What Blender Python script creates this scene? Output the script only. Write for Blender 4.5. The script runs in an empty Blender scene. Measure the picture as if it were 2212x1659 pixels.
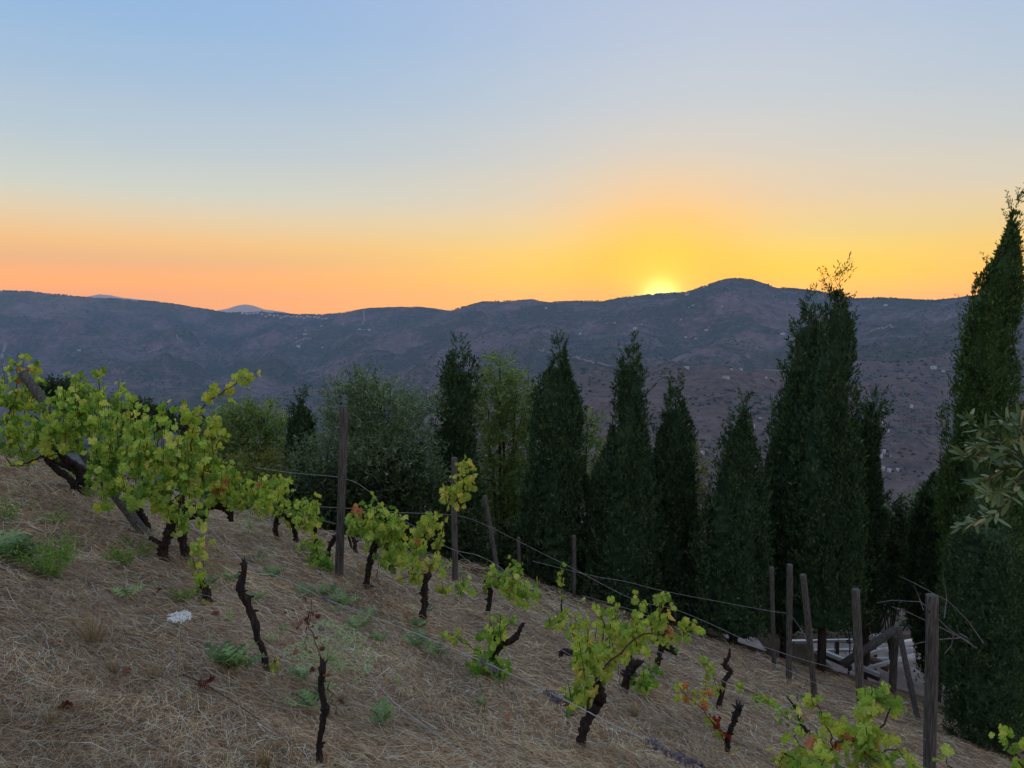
import bpy, math, random
import numpy as np
from mathutils import Vector, Matrix, Euler

random.seed(7)
RNG = np.random.default_rng(11)
sc = bpy.context.scene
col = sc.collection

# ------------------------------------------------------------------ camera, sky, sun, exposure
F = 1597.0                      # focal length in units of a 2212 wide picture
CX, CY = 1106.0, 829.5
PITCH = math.radians(4.75)
cam_d = bpy.data.cameras.new('camera')
cam = bpy.data.objects.new('camera', cam_d)
col.objects.link(cam)
cam.location = (0, 0, 0)
cam.rotation_euler = (math.radians(90) - PITCH, 0, 0)
cam_d.lens = 36 * F / 2212
cam_d.sensor_width = 36
cam_d.clip_start = 0.05
cam_d.clip_end = 60000
sc.camera = cam

SUN_AZ = math.radians(11.3)     # to the right of +Y
SUN_EL = math.radians(1.6)
SUNV = Vector((math.sin(SUN_AZ) * math.cos(SUN_EL), math.cos(SUN_AZ) * math.cos(SUN_EL), math.sin(SUN_EL)))

world = bpy.data.worlds.new('World')
sc.world = world
world.use_nodes = True
wn = world.node_tree
wn.nodes.clear()


def N(nt, t, **kw):
    n = nt.nodes.new(t)
    for k, v in kw.items():
        setattr(n, k, v)
    return n


def mth(nt, op, a, b=None, clamp=False):
    n = nt.nodes.new('ShaderNodeMath')
    n.operation = op
    n.use_clamp = clamp
    for i, v in enumerate((a, b)):
        if v is None:
            continue
        if isinstance(v, (int, float)):
            n.inputs[i].default_value = v
        else:
            nt.links.new(v, n.inputs[i])
    return n.outputs[0]


def ramp(nt, fac, stops, interp='LINEAR'):
    n = nt.nodes.new('ShaderNodeValToRGB')
    cr = n.color_ramp
    cr.interpolation = interp
    while len(cr.elements) < len(stops):
        cr.elements.new(0.5)
    for e, (p, c) in zip(cr.elements, stops):
        e.position = p
        e.color = (c[0], c[1], c[2], 1)
    if fac is not None:
        nt.links.new(fac, n.inputs[0])
    return n.outputs[0]


def mixc(nt, fac, a, b, mode='MIX'):
    n = nt.nodes.new('ShaderNodeMix')
    n.data_type = 'RGBA'
    n.blend_type = mode
    n.clamp_result = False
    for i, v in ((0, fac), (6, a), (7, b)):
        if isinstance(v, (int, float)):
            n.inputs[i].default_value = v
        elif isinstance(v, tuple):
            n.inputs[i].default_value = (v[0], v[1], v[2], 1)
        else:
            nt.links.new(v, n.inputs[i])
    return n.outputs[2]


def s2l(r, g, b):
    f = lambda c: (c / 255 / 12.92) if c / 255 <= 0.04045 else ((c / 255 + 0.055) / 1.055) ** 2.4
    return (f(r), f(g), f(b))


tc = N(wn, 'ShaderNodeTexCoord')
nrm = N(wn, 'ShaderNodeVectorMath', operation='NORMALIZE')
wn.links.new(tc.outputs['Generated'], nrm.inputs[0])
sep = N(wn, 'ShaderNodeSeparateXYZ')
wn.links.new(nrm.outputs[0], sep.inputs[0])
elev = mth(wn, 'MULTIPLY', mth(wn, 'ARCSINE', sep.outputs[2]), 180 / math.pi)      # degrees
# ramp coordinate: -10 deg -> 0, 90 deg -> 1 with the low sky stretched by a square root
lin = mth(wn, 'DIVIDE', mth(wn, 'MAXIMUM', elev, 0.0), 90.0)
ce = mth(wn, 'POWER', lin, 0.5)


def E(deg):
    return math.sqrt(deg / 90)


SKY_E = [0, 2.6, 4.0, 5.9, 8.5, 11.4, 14.9, 18.9, 22.4, 34, 90]
FAR_C = [(250, 182, 150), (250, 182, 146), (250, 184, 144), (252, 190, 146), (228, 211, 178), (203, 213, 207), (182, 203, 217), (165, 191, 223), (153, 184, 225), (146, 178, 222), (165, 190, 226)]
SUN_C = [(255, 200, 120), (255, 206, 122), (254, 208, 125), (252, 210, 132), (240, 216, 172), (222, 216, 203), (200, 210, 216), (184, 202, 223), (174, 195, 225), (158, 185, 222), (165, 190, 226)]
BACK_C = [(244, 196, 180), (245, 197, 182), (245, 198, 184), (244, 199, 186), (240, 201, 190), (234, 203, 196), (226, 202, 204), (216, 202, 212), (206, 200, 218), (186, 196, 226), (165, 190, 226)]  # sky behind the camera and overhead, raised and warmed to brighten the foreground
FAR_L = [[1.661, 0.6, 0.08], [1.661, 0.6, 0.08], [1.2, 0.575, 0.2], [1.1, 0.665, 0.28], [0.79, 0.74, 0.58], [0.594, 0.671, 0.69], [0.464, 0.597, 0.738], [0.35, 0.535, 0.775], [0.312, 0.5, 0.79], [0.33, 0.5, 0.775], [0.376, 0.515, 0.76]]
SUN_L = [[2.0, 0.926, 0.02], [2.0, 0.926, 0.02], [1.481, 0.885, 0.02], [1.092, 0.794, 0.199], [0.931, 0.709, 0.406], [0.775, 0.702, 0.567], [0.648, 0.677, 0.682], [0.563, 0.636, 0.74], [0.506, 0.593, 0.76], [0.448, 0.553, 0.763], [0.376, 0.515, 0.76]]


def half(stops):
    """stops are kept at half strength so that none goes past 1; the factor 2 comes back below"""
    return [(E(e), tuple(v / 2 for v in (s2l(*c) if max(c) > 8 else c))) for e, c in zip(SKY_E, stops)]


far_sky = ramp(wn, ce, half(FAR_L), 'CARDINAL')
sun_sky = ramp(wn, ce, half(SUN_L), 'CARDINAL')
back_sky = ramp(wn, ce, half(BACK_C))
# horizontal closeness to the sun
hor = N(wn, 'ShaderNodeCombineXYZ')
wn.links.new(sep.outputs[0], hor.inputs[0])
wn.links.new(sep.outputs[1], hor.inputs[1])
hn = N(wn, 'ShaderNodeVectorMath', operation='NORMALIZE')
wn.links.new(hor.outputs[0], hn.inputs[0])
hd = N(wn, 'ShaderNodeVectorMath', operation='DOT_PRODUCT')
wn.links.new(hn.outputs[0], hd.inputs[0])
WARM_AZ = math.radians(16)      # the warm band is centred a little right of the sun
hd.inputs[1].default_value = (math.sin(WARM_AZ), math.cos(WARM_AZ), 0)
azc = hd.outputs['Value']
az_deg = mth(wn, 'MULTIPLY', mth(wn, 'ARCCOSINE', mth(wn, 'MINIMUM', mth(wn, 'MAXIMUM', azc, -0.9999), 0.9999)), 180 / math.pi)
# 1 at the sun azimuth, 0 by 42 degrees away
gx = mth(wn, 'DIVIDE', az_deg, 24.0)
near = mth(wn, 'POWER', 2.718, mth(wn, 'MULTIPLY', mth(wn, 'MULTIPLY', gx, gx), -1.0))
c1 = mixc(wn, near, far_sky, sun_sky)
bk = N(wn, 'ShaderNodeMapRange', interpolation_type='SMOOTHSTEP')
wn.links.new(az_deg, bk.inputs[0])
bk.inputs[1].default_value = 50
bk.inputs[2].default_value = 150
c2 = mixc(wn, bk.outputs[0], c1, back_sky)
# glow round the sun that has just gone behind the ridge
sd = N(wn, 'ShaderNodeVectorMath', operation='DOT_PRODUCT')
wn.links.new(nrm.outputs[0], sd.inputs[0])
GLV = Vector((math.sin(SUN_AZ) * math.cos(math.radians(1.6)), math.cos(SUN_AZ) * math.cos(math.radians(1.6)), math.sin(math.radians(1.6))))
sd.inputs[1].default_value = GLV
ang = mth(wn, 'MULTIPLY', mth(wn, 'ARCCOSINE', mth(wn, 'MINIMUM', sd.outputs['Value'], 0.999999)), 180 / math.pi)


def gauss(sig, amp, pw=2.0):
    g = mth(wn, 'DIVIDE', ang, sig)
    return mth(wn, 'MULTIPLY', mth(wn, 'POWER', 2.718, mth(wn, 'MULTIPLY', mth(wn, 'POWER', g, pw), -1.0)), amp)


c3 = mixc(wn, gauss(7.0, 0.99, 2.2), c2, (0.66, 0.3, 0.0))
add1 = mixc(wn, gauss(3.4, 1.0), (0, 0, 0), (0.05, 0.2, 0.0))
add2 = mixc(wn, gauss(1.15, 1.0), (0, 0, 0), (0.9, 1.1, 0.35))
c4 = mixc(wn, 1.0, c3, add1, 'ADD')
c5 = mixc(wn, 1.0, c4, add2, 'ADD')
# below the horizon: the dim land
bl = N(wn, 'ShaderNodeMapRange', interpolation_type='SMOOTHSTEP')
wn.links.new(elev, bl.inputs[0])
bl.inputs[1].default_value = -0.5
bl.inputs[2].default_value = -6
c6 = mixc(wn, bl.outputs[0], c5, (0.04, 0.036, 0.038))
sky = N(wn, 'ShaderNodeTexSky', sky_type='NISHITA')
sky.sun_disc = False
sky.sun_elevation = SUN_EL
sky.sun_rotation = SUN_AZ
sky.dust_density = 2.0
nish = mixc(wn, 1.0, sky.outputs[0], (0.08, 0.08, 0.08), 'MULTIPLY')
grad = mixc(wn, 1.0, c6, (19.2, 19.2, 19.2), 'MULTIPLY')
tot = mixc(wn, 1.0, grad, nish, 'ADD')
bg = N(wn, 'ShaderNodeBackground')
bg.inputs['Strength'].default_value = 0.1
wn.links.new(tot, bg.inputs[0])
wo = N(wn, 'ShaderNodeOutputWorld')
wn.links.new(bg.outputs[0], wo.inputs[0])
world.cycles.sampling_method = 'MANUAL'
world.cycles.sample_map_resolution = 1024

sun_d = bpy.data.lights.new('sun', 'SUN')
sun_d.energy = 2.0
sun_d.angle = math.radians(0.5)
sun_d.color = (1.0, 0.62, 0.3)
sun = bpy.data.objects.new('sun', sun_d)
col.objects.link(sun)
sun.rotation_euler = (-SUNV).to_track_quat('-Z', 'Y').to_euler()
sun.location = (200, 1000, 400)

sc.view_settings.view_transform = 'Standard'
sc.view_settings.look = 'None'
sc.view_settings.exposure = 0.0
sc.view_settings.gamma = 1.0
sc.view_settings.use_curve_mapping = False
sc.render.engine = 'CYCLES'
sc.cycles.use_denoising = True
sc.cycles.max_bounces = 6
sc.cycles.diffuse_bounces = 3
sc.cycles.transmission_bounces = 4
sc.cycles.transparent_max_bounces = 6
sc.cycles.volume_bounces = 1


# ------------------------------------------------------------------ helpers
def tag(o, label=None, cat=None, group=None, kind=None):
    if label:
        o['label'] = label
    if cat:
        o['category'] = cat
    if group:
        o['group'] = group
    if kind:
        o['kind'] = kind
    return o


def pix_dir(px, py):
    u = (px - CX) / F
    v = (CY - py) / F
    c, s = math.cos(PITCH), math.sin(PITCH)
    return Vector((u, c + v * s, -s + v * c))


def at(px, py, Y):
    d = pix_dir(px, py)
    return d * (Y / d.y)


def hash2(ix, iy, seed):
    n = (ix.astype(np.int64) * 374761393 + iy.astype(np.int64) * 668265263 + seed * 1442695041) & 0xFFFFFFFF
    n = ((n ^ (n >> 13)) * 1274126177) & 0xFFFFFFFF
    n = n ^ (n >> 16)
    return (n & 0xFFFFFF) / float(0xFFFFFF)


def vnoise(x, y, seed=0):
    x = np.asarray(x, float)
    y = np.asarray(y, float)
    ix = np.floor(x)
    iy = np.floor(y)
    fx = x - ix
    fy = y - iy
    fx = fx * fx * (3 - 2 * fx)
    fy = fy * fy * (3 - 2 * fy)
    a = hash2(ix, iy, seed)
    b = hash2(ix + 1, iy, seed)
    c = hash2(ix, iy + 1, seed)
    d = hash2(ix + 1, iy + 1, seed)
    return (a + (b - a) * fx) * (1 - fy) + (c + (d - c) * fx) * fy


def fbm(x, y, seed=0, octs=4, gain=0.5):
    s = 0
    a = 1
    t = 0
    for i in range(octs):
        s = s + a * (vnoise(x * 2 ** i + 17.3 * i, y * 2 ** i - 9.1 * i, seed + i) * 2 - 1)
        t += a
        a *= gain
    return s / t


def ridged(x, y, seed=0, octs=4):
    s = 0
    a = 1
    t = 0
    for i in range(octs):
        n = 1 - np.abs(vnoise(x * 2 ** i + 5.3 * i, y * 2 ** i - 3.1 * i, seed + i) * 2 - 1)
        s = s + a * n * n
        t += a
        a *= 0.5
    return s / t


def mesh_np(name, v, f, mat, parent=None, smooth=False):
    """v (n,3) float, f (m,k) int, all faces with k corners"""
    v = np.ascontiguousarray(v, dtype=np.float32)
    f = np.ascontiguousarray(f, dtype=np.int32)
    me = bpy.data.meshes.new(name)
    k = f.shape[1]
    me.vertices.add(len(v))
    me.vertices.foreach_set('co', v.ravel())
    me.loops.add(f.size)
    me.loops.foreach_set('vertex_index', f.ravel())
    me.polygons.add(len(f))
    me.polygons.foreach_set('loop_start', np.arange(0, f.size, k, dtype=np.int32))
    me.polygons.foreach_set('loop_total', np.full(len(f), k, dtype=np.int32))
    if smooth:
        me.polygons.foreach_set('use_smooth', np.ones(len(f), dtype=bool))
    me.update()
    me.validate()
    me.materials.append(mat)
    return link(name, me, parent)


def link(name, me, parent=None):
    o = bpy.data.objects.new(name, me)
    col.objects.link(o)
    if parent is not None:
        o.parent = parent
    return o


def empty(name, loc):
    o = bpy.data.objects.new(name, None)
    o.empty_display_size = 0.1
    col.objects.link(o)
    o.location = loc
    return o


class MB:
    def __init__(self):
        self.v = []
        self.f = []

    def add(self, vs, fs):
        b = len(self.v)
        self.v += [tuple(p) for p in vs]
        self.f += [tuple(i + b for i in f) for f in fs]
        return self

    def box(self, c, size, rot=None):
        hx, hy, hz = size[0] / 2, size[1] / 2, size[2] / 2
        vs = [Vector((sx * hx, sy * hy, sz * hz)) for sx in (-1, 1) for sy in (-1, 1) for sz in (-1, 1)]
        if rot is not None:
            vs = [rot @ p for p in vs]
        vs = [p + Vector(c) for p in vs]
        return self.add(vs, [(0, 1, 3, 2), (4, 6, 7, 5), (0, 4, 5, 1), (2, 3, 7, 6), (0, 2, 6, 4), (1, 5, 7, 3)])

    def beam(self, a, b, w, h):
        a, b = Vector(a), Vector(b)
        d = b - a
        q = d.to_track_quat('X', 'Z').to_matrix()
        return self.box((a + b) / 2, (d.length, w, h), q)

    def tube(self, pts, rad, sides=8, rough=0.0, seed=0, cap=True, furrow=0.0):
        pts = [Vector(p) for p in pts]
        if not hasattr(rad, '__len__'):
            rad = [rad] * len(pts)
        n = len(pts)
        rr = random.Random(seed)
        ph = rr.uniform(0, 9)
        vs = []
        t0 = (pts[1] - pts[0]).normalized()
        ref = Vector((1, 0, 0)) if abs(t0.x) < 0.8 else Vector((0, 1, 0))
        for i, p in enumerate(pts):
            t = (pts[min(i + 1, n - 1)] - pts[max(i - 1, 0)]).normalized()
            a = (ref - t * ref.dot(t)).normalized()
            b = t.cross(a)
            ref = a
            for k in range(sides):
                an = 2 * math.pi * k / sides
                r = rad[i]
                if furrow:
                    r *= 1 + furrow * math.sin(an * 5 + ph + 1.3 * math.sin(i * 0.35 + ph)) * 0.6
                if rough:
                    r *= 1 + rough * rr.uniform(-1, 1)
                vs.append(p + (a * math.cos(an) + b * math.sin(an)) * r)
        fs = []
        for i in range(n - 1):
            for k in range(sides):
                k2 = (k + 1) % sides
                fs.append((i * sides + k, i * sides + k2, (i + 1) * sides + k2, (i + 1) * sides + k))
        if cap:
            fs.append(tuple(reversed(range(sides))))
            fs.append(tuple((n - 1) * sides + k for k in range(sides)))
        return self.add(vs, fs)

    def mesh(self, name, mat, smooth=False):
        me = bpy.data.meshes.new(name)
        me.from_pydata(self.v, [], self.f)
        if smooth:
            me.polygons.foreach_set('use_smooth', np.ones(len(self.f), dtype=bool))
        me.materials.append(mat)
        me.update()
        return me

    def build(self, name, mat, parent=None, smooth=False):
        return link(name, self.mesh(name, mat, smooth), parent)


def smooth_line(pts, n):
    """Catmull-Rom through pts, n samples"""
    P = [Vector(p) for p in pts]
    if len(P) == 2:
        return [P[0].lerp(P[1], i / (n - 1)) for i in range(n)]
    P = [P[0] * 2 - P[1]] + P + [P[-1] * 2 - P[-2]]
    m = len(P) - 3
    out = []
    for i in range(n):
        s = i / (n - 1) * m
        k = min(int(s), m - 1)
        t = s - k
        a, b, c, d = P[k:k + 4]
        out.append(0.5 * ((2 * b) + (c - a) * t + (2 * a - 5 * b + 4 * c - d) * t * t + (3 * b - a - 3 * c + d) * t ** 3))
    return out


# ------------------------------------------------------------------ materials
def new_mat(name):
    m = bpy.data.materials.new(name)
    m.use_nodes = True
    nt = m.node_tree
    nt.nodes.clear()
    out = N(nt, 'ShaderNodeOutputMaterial')
    return m, nt, out


def noise_fac(nt, scale, detail=4, rough=0.6, coord='Object', vec_scale=None, dist=0.0):
    t = N(nt, 'ShaderNodeTexCoord')
    src = t.outputs[coord]
    if coord == 'World':
        pass
    if vec_scale:
        mp = N(nt, 'ShaderNodeMapping')
        mp.inputs['Scale'].default_value = vec_scale
        nt.links.new(src, mp.inputs[0])
        src = mp.outputs[0]
    n = N(nt, 'ShaderNodeTexNoise')
    n.inputs['Scale'].default_value = scale
    n.inputs['Detail'].default_value = detail
    n.inputs['Roughness'].default_value = rough
    n.inputs['Distortion'].default_value = dist
    nt.links.new(src, n.inputs['Vector'])
    return n.outputs[0]


def simple_mat(name, stops, scale=5, rough=0.9, bump=0.0, vec_scale=None, coord='Object', bump_scale=None, spec=0.2, dist=0.0, bdist=0.01):
    m, nt, out = new_mat(name)
    f = noise_fac(nt, scale, 5, 0.65, coord, vec_scale, dist)
    c = ramp(nt, f, stops)
    b = N(nt, 'ShaderNodeBsdfPrincipled')
    b.inputs['Roughness'].default_value = rough
    b.inputs['Specular IOR Level'].default_value = spec
    nt.links.new(c, b.inputs['Base Color'])
    if bump:
        bf = noise_fac(nt, bump_scale or scale * 3, 5, 0.7, coord, vec_scale)
        bn = N(nt, 'ShaderNodeBump')
        bn.inputs['Strength'].default_value = bump
        bn.inputs['Distance'].default_value = bdist
        nt.links.new(bf, bn.inputs['Height'])
        nt.links.new(bn.outputs[0], b.inputs['Normal'])
    nt.links.new(b.outputs[0], out.inputs[0])
    return m


def leaf_mat(name, stops, trans=0.4, island=False, veins=False, var=0.0, vscale=1.0, rough=0.55, tint=(1.15, 1.25, 0.5), varcol=(0.6, 0.6, 0.6)):
    """stops run over a random number per leaf"""
    m, nt, out = new_mat(name)
    if island:
        g = N(nt, 'ShaderNodeNewGeometry')
        rnd = g.outputs['Random Per Island']
    else:
        g = N(nt, 'ShaderNodeObjectInfo')
        rnd = g.outputs['Random']
    c = ramp(nt, rnd, stops)
    if var:
        f = noise_fac(nt, vscale, 3, 0.6, 'Object')
        f2 = ramp(nt, f, [(0.35, (0, 0, 0)), (0.65, (1, 1, 1))])
        fm = mth(nt, 'MULTIPLY', f2, var)
        dk = mixc(nt, 1.0, c, varcol, 'MULTIPLY')
        c = mixc(nt, fm, c, dk)
    if veins:
        t = N(nt, 'ShaderNodeTexCoord')
        s = N(nt, 'ShaderNodeSeparateXYZ')
        nt.links.new(t.outputs['Object'], s.inputs[0])
        an = mth(nt, 'ARCTAN2', s.outputs[0], s.outputs[1])
        q = mth(nt, 'DIVIDE', an, math.radians(48))
        fr = mth(nt, 'ABSOLUTE', mth(nt, 'SUBTRACT', q, mth(nt, 'ROUND', q)))
        ln = N(nt, 'ShaderNodeVectorMath', operation='LENGTH')
        nt.links.new(t.outputs['Object'], ln.inputs[0])
        dist = mth(nt, 'MULTIPLY', fr, ln.outputs['Value'])
        vm = N(nt, 'ShaderNodeMapRange')
        nt.links.new(dist, vm.inputs[0])
        vm.inputs[1].default_value = 0.001
        vm.inputs[2].default_value = 0.005
        vm.inputs[3].default_value = 0.45
        vm.inputs[4].default_value = 0.0
        c = mixc(nt, vm.outputs[0], c, mixc(nt, 1.0, c, (1.7, 1.6, 1.6), 'MULTIPLY'))
    b = N(nt, 'ShaderNodeBsdfPrincipled')
    b.inputs['Roughness'].default_value = rough
    b.inputs['Specular IOR Level'].default_value = 0.25
    nt.links.new(c, b.inputs['Base Color'])
    if trans > 0:
        tr = N(nt, 'ShaderNodeBsdfTranslucent')
        ct = mixc(nt, 1.0, c, tint, 'MULTIPLY')
        nt.links.new(ct, tr.inputs[0])
        mx = N(nt, 'ShaderNodeMixShader')
        mx.inputs[0].default_value = trans
        nt.links.new(b.outputs[0], mx.inputs[1])
        nt.links.new(tr.outputs[0], mx.inputs[2])
        nt.links.new(mx.outputs[0], out.inputs[0])
    else:
        nt.links.new(b.outputs[0], out.inputs[0])
    return m


M = {}
M['vine_green'] = leaf_mat('vine leaf green', [(0.0, (0.075, 0.15, 0.022)), (0.3, (0.135, 0.235, 0.032)), (0.65, (0.2, 0.31, 0.04)), (0.9, (0.26, 0.35, 0.06)), (1.0, (0.33, 0.37, 0.07))], 0.42, veins=True, var=0.5, vscale=22, tint=(1.2, 1.25, 0.4))
M['vine_mass'] = leaf_mat('vine leaf mass', [(0.0, (0.07, 0.15, 0.025)), (0.4, (0.15, 0.26, 0.04)), (0.8, (0.23, 0.35, 0.05)), (1.0, (0.36, 0.42, 0.06))], 0.42, island=True, var=0.5, vscale=22, tint=(1.2, 1.25, 0.4))
M['vine_yellow'] = leaf_mat('vine leaf yellow green', [(0.0, (0.17, 0.26, 0.03)), (0.5, (0.28, 0.37, 0.04)), (0.85, (0.34, 0.4, 0.06)), (1.0, (0.44, 0.4, 0.07))], 0.42, veins=True, var=0.5, vscale=22, tint=(1.2, 1.2, 0.4))
M['vine_dark'] = leaf_mat('vine leaf dark green', [(0.0, (0.05, 0.12, 0.018)), (0.6, (0.1, 0.22, 0.025)), (1.0, (0.17, 0.3, 0.035))], 0.4, veins=True, var=0.5, vscale=22)
M['vine_orange'] = leaf_mat('vine leaf orange', [(0.0, (0.55, 0.2, 0.05)), (0.6, (0.6, 0.28, 0.14)), (1.0, (0.5, 0.33, 0.06))], 0.35, veins=True, tint=(1.1, 0.9, 0.8))
M['vine_red'] = leaf_mat('vine leaf red', [(0.0, (0.35, 0.02, 0.012)), (1.0, (0.28, 0.045, 0.02))], 0.3, tint=(1.2, 0.8, 0.8))
M['dead_leaf'] = leaf_mat('dry brown leaf', [(0.0, (0.13, 0.04, 0.022)), (0.5, (0.2, 0.075, 0.045)), (1.0, (0.27, 0.14, 0.09))], 0.2, tint=(1, 0.9, 0.8))
M['bark'] = simple_mat('vine bark', [(0.3, (0.018, 0.013, 0.011)), (0.55, (0.05, 0.036, 0.03)), (0.75, (0.11, 0.085, 0.07))], 14, 0.95, 0.9, (4, 4, 0.8), bump_scale=26, bdist=0.02)
M['cane'] = simple_mat('vine cane', [(0.3, (0.06, 0.032, 0.02)), (0.7, (0.14, 0.075, 0.04))], 20, 0.8)
M['cane_green'] = simple_mat('young cane', [(0.3, (0.10, 0.07, 0.03)), (0.7, (0.17, 0.15, 0.05))], 20, 0.8)
M['post'] = simple_mat('weathered post wood', [(0.3, (0.03, 0.028, 0.025)), (0.46, (0.085, 0.078, 0.066)), (0.6, (0.165, 0.152, 0.132)), (0.8, (0.06, 0.056, 0.05))], 9, 0.92, 0.6, (9, 9, 0.55), bump_scale=16, bdist=0.01, dist=0.4)
M['hole'] = simple_mat('dark hole', [(0.4, (0.008, 0.006, 0.005)), (0.6, (0.012, 0.01, 0.008))], 5, 1.0)
M['wire'] = simple_mat('galvanised wire', [(0.3, (0.3, 0.28, 0.26)), (0.7, (0.52, 0.5, 0.48))], 12, 0.6)
M['wire'].node_tree.nodes['Principled BSDF'].inputs['Metallic'].default_value = 0.35 if 'Principled BSDF' in M['wire'].node_tree.nodes else 0
M['tendril'] = simple_mat('dry tendril', [(0.3, (0.09, 0.08, 0.085)), (0.7, (0.27, 0.24, 0.24))], 30, 0.9)
M['cyp'] = leaf_mat('cypress foliage', [(0.0, (0.011, 0.022, 0.010)), (0.5, (0.022, 0.042, 0.018)), (0.85, (0.036, 0.06, 0.022)), (1.0, (0.065, 0.075, 0.028))], 0.15, island=True, var=0.8, vscale=3.2, rough=0.8, varcol=(0.45, 0.55, 0.6))
M['cyp_warm'] = leaf_mat('cypress foliage warm', [(0.0, (0.015, 0.028, 0.010)), (0.5, (0.03, 0.055, 0.017)), (0.85, (0.045, 0.08, 0.02)), (1.0, (0.08, 0.08, 0.03))], 0.18, island=True, var=0.8, vscale=3.2, rough=0.8, varcol=(0.5, 0.5, 0.55))
M['olive'] = leaf_mat('olive leaves', [(0.0, (0.045, 0.065, 0.038)), (0.5, (0.085, 0.115, 0.07)), (0.85, (0.14, 0.175, 0.12)), (1.0, (0.21, 0.24, 0.18))], 0.25, island=True, var=0.6, vscale=1.2, rough=0.5, tint=(1, 1.1, 0.7))
M['willow'] = leaf_mat('narrow green leaves', [(0.0, (0.05, 0.075, 0.02)), (0.5, (0.095, 0.135, 0.035)), (0.85, (0.15, 0.19, 0.05)), (1.0, (0.22, 0.21, 0.06))], 0.35, island=True, var=0.6, vscale=1.2)
M['shrub'] = leaf_mat('dark shrub leaves', [(0.0, (0.018, 0.03, 0.014)), (0.5, (0.03, 0.048, 0.02)), (1.0, (0.055, 0.08, 0.03))], 0.2, island=True, var=0.6, vscale=1.2)
M['yellowing'] = leaf_mat('yellowing leaves', [(0.0, (0.1, 0.14, 0.04)), (0.6, (0.2, 0.23, 0.06)), (1.0, (0.4, 0.3, 0.06))], 0.35, island=True)
M['olive_near'] = leaf_mat('olive leaf near', [(0.0, (0.05, 0.08, 0.03)), (0.5, (0.1, 0.15, 0.055)), (0.9, (0.15, 0.2, 0.08)), (1.0, (0.3, 0.25, 0.1))], 0.2, rough=0.4, tint=(1, 1.1, 0.6))
M['thistle'] = leaf_mat('thistle leaf', [(0.0, (0.05, 0.10, 0.06)), (0.5, (0.10, 0.18, 0.11)), (1.0, (0.17, 0.27, 0.14))], 0.25, var=0.6, vscale=30, tint=(1, 1.1, 0.7))
M['thistle_pale'] = leaf_mat('thistle pale', [(0.0, (0.16, 0.22, 0.13)), (1.0, (0.3, 0.36, 0.22))], 0.25, island=True, tint=(1, 1.1, 0.7))
M['weed'] = leaf_mat('weed leaves', [(0.0, (0.05, 0.09, 0.025)), (0.5, (0.10, 0.17, 0.04)), (1.0, (0.17, 0.25, 0.07))], 0.35, island=True)
M['tuft'] = leaf_mat('dry grass blades', [(0.0, (0.12, 0.10, 0.05)), (0.5, (0.24, 0.18, 0.10)), (1.0, (0.36, 0.28, 0.16))], 0.2, island=True, tint=(1, 1, 0.8))
M['straw'] = leaf_mat('straw stems', [(0.0, (0.045, 0.032, 0.026)), (0.25, (0.11, 0.08, 0.065)), (0.5, (0.225, 0.168, 0.135)), (0.8, (0.36, 0.285, 0.23)), (0.93, (0.5, 0.42, 0.35)), (1.0, (0.6, 0.53, 0.46))], 0.1, island=True, var=0.85, vscale=0.9, rough=0.75, tint=(1, 1, 0.8), varcol=(0.55, 0.55, 0.56))
M['white_flower'] = simple_mat('white flowers', [(0.3, (0.72, 0.74, 0.66)), (0.7, (0.85, 0.86, 0.8))], 60, 0.8, 0.3)
M['grape'] = simple_mat('green grapes', [(0.3, (0.10, 0.16, 0.05)), (0.7, (0.2, 0.27, 0.1))], 40, 0.35)
M['tree_bark'] = simple_mat('tree bark', [(0.3, (0.035, 0.028, 0.022)), (0.7, (0.10, 0.08, 0.065))], 8, 0.95, 0.6, (3, 3, 0.7))
M['white_paint'] = simple_mat('white painted wood', [(0.3, (0.66, 0.66, 0.66)), (0.7, (0.82, 0.81, 0.80))], 3, 0.7)
M['brown_wood'] = simple_mat('brown wood', [(0.3, (0.07, 0.055, 0.05)), (0.7, (0.15, 0.115, 0.1))], 6, 0.85)
M['log_wood'] = simple_mat('peeled log', [(0.3, (0.22, 0.14, 0.1)), (0.7, (0.36, 0.26, 0.2))], 8, 0.85)
M['paving'] = simple_mat('pale concrete', [(0.3, (0.15, 0.12, 0.105)), (0.5, (0.24, 0.185, 0.155)), (0.7, (0.34, 0.27, 0.23))], 2.5, 0.9, 0.3)
M['house_white'] = simple_mat('white house wall', [(0.3, (0.45, 0.45, 0.47)), (0.7, (0.62, 0.61, 0.6))], 0.3, 0.9)
M['roof_tile'] = simple_mat('roof tiles', [(0.3, (0.22, 0.15, 0.12)), (0.7, (0.34, 0.25, 0.2))], 1.0, 0.9)
M['window'] = simple_mat('dark window', [(0.3, (0.02, 0.025, 0.035)), (0.7, (0.04, 0.045, 0.06))], 1.0, 0.3)
M['track'] = simple_mat('dirt track', [(0.3, (0.24, 0.18, 0.15)), (0.7, (0.34, 0.27, 0.22))], 0.05, 0.95)
M['far_tree'] = leaf_mat('hillside tree', [(0.0, (0.016, 0.022, 0.013)), (0.6, (0.028, 0.037, 0.02)), (1.0, (0.05, 0.058, 0.03))], 0.0, island=True)
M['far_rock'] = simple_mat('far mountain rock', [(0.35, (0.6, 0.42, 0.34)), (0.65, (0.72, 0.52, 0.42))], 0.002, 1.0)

def brighten(mname, k):
    for nd in M[mname].node_tree.nodes:
        if nd.type == 'VALTORGB' and max(e.color[0] + e.color[1] for e in nd.color_ramp.elements) < 1.9:
            for e in nd.color_ramp.elements:
                e.color = (min(e.color[0] * k[0], .9), min(e.color[1] * k[1], .9), min(e.color[2] * k[2], .9), 1)


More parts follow.
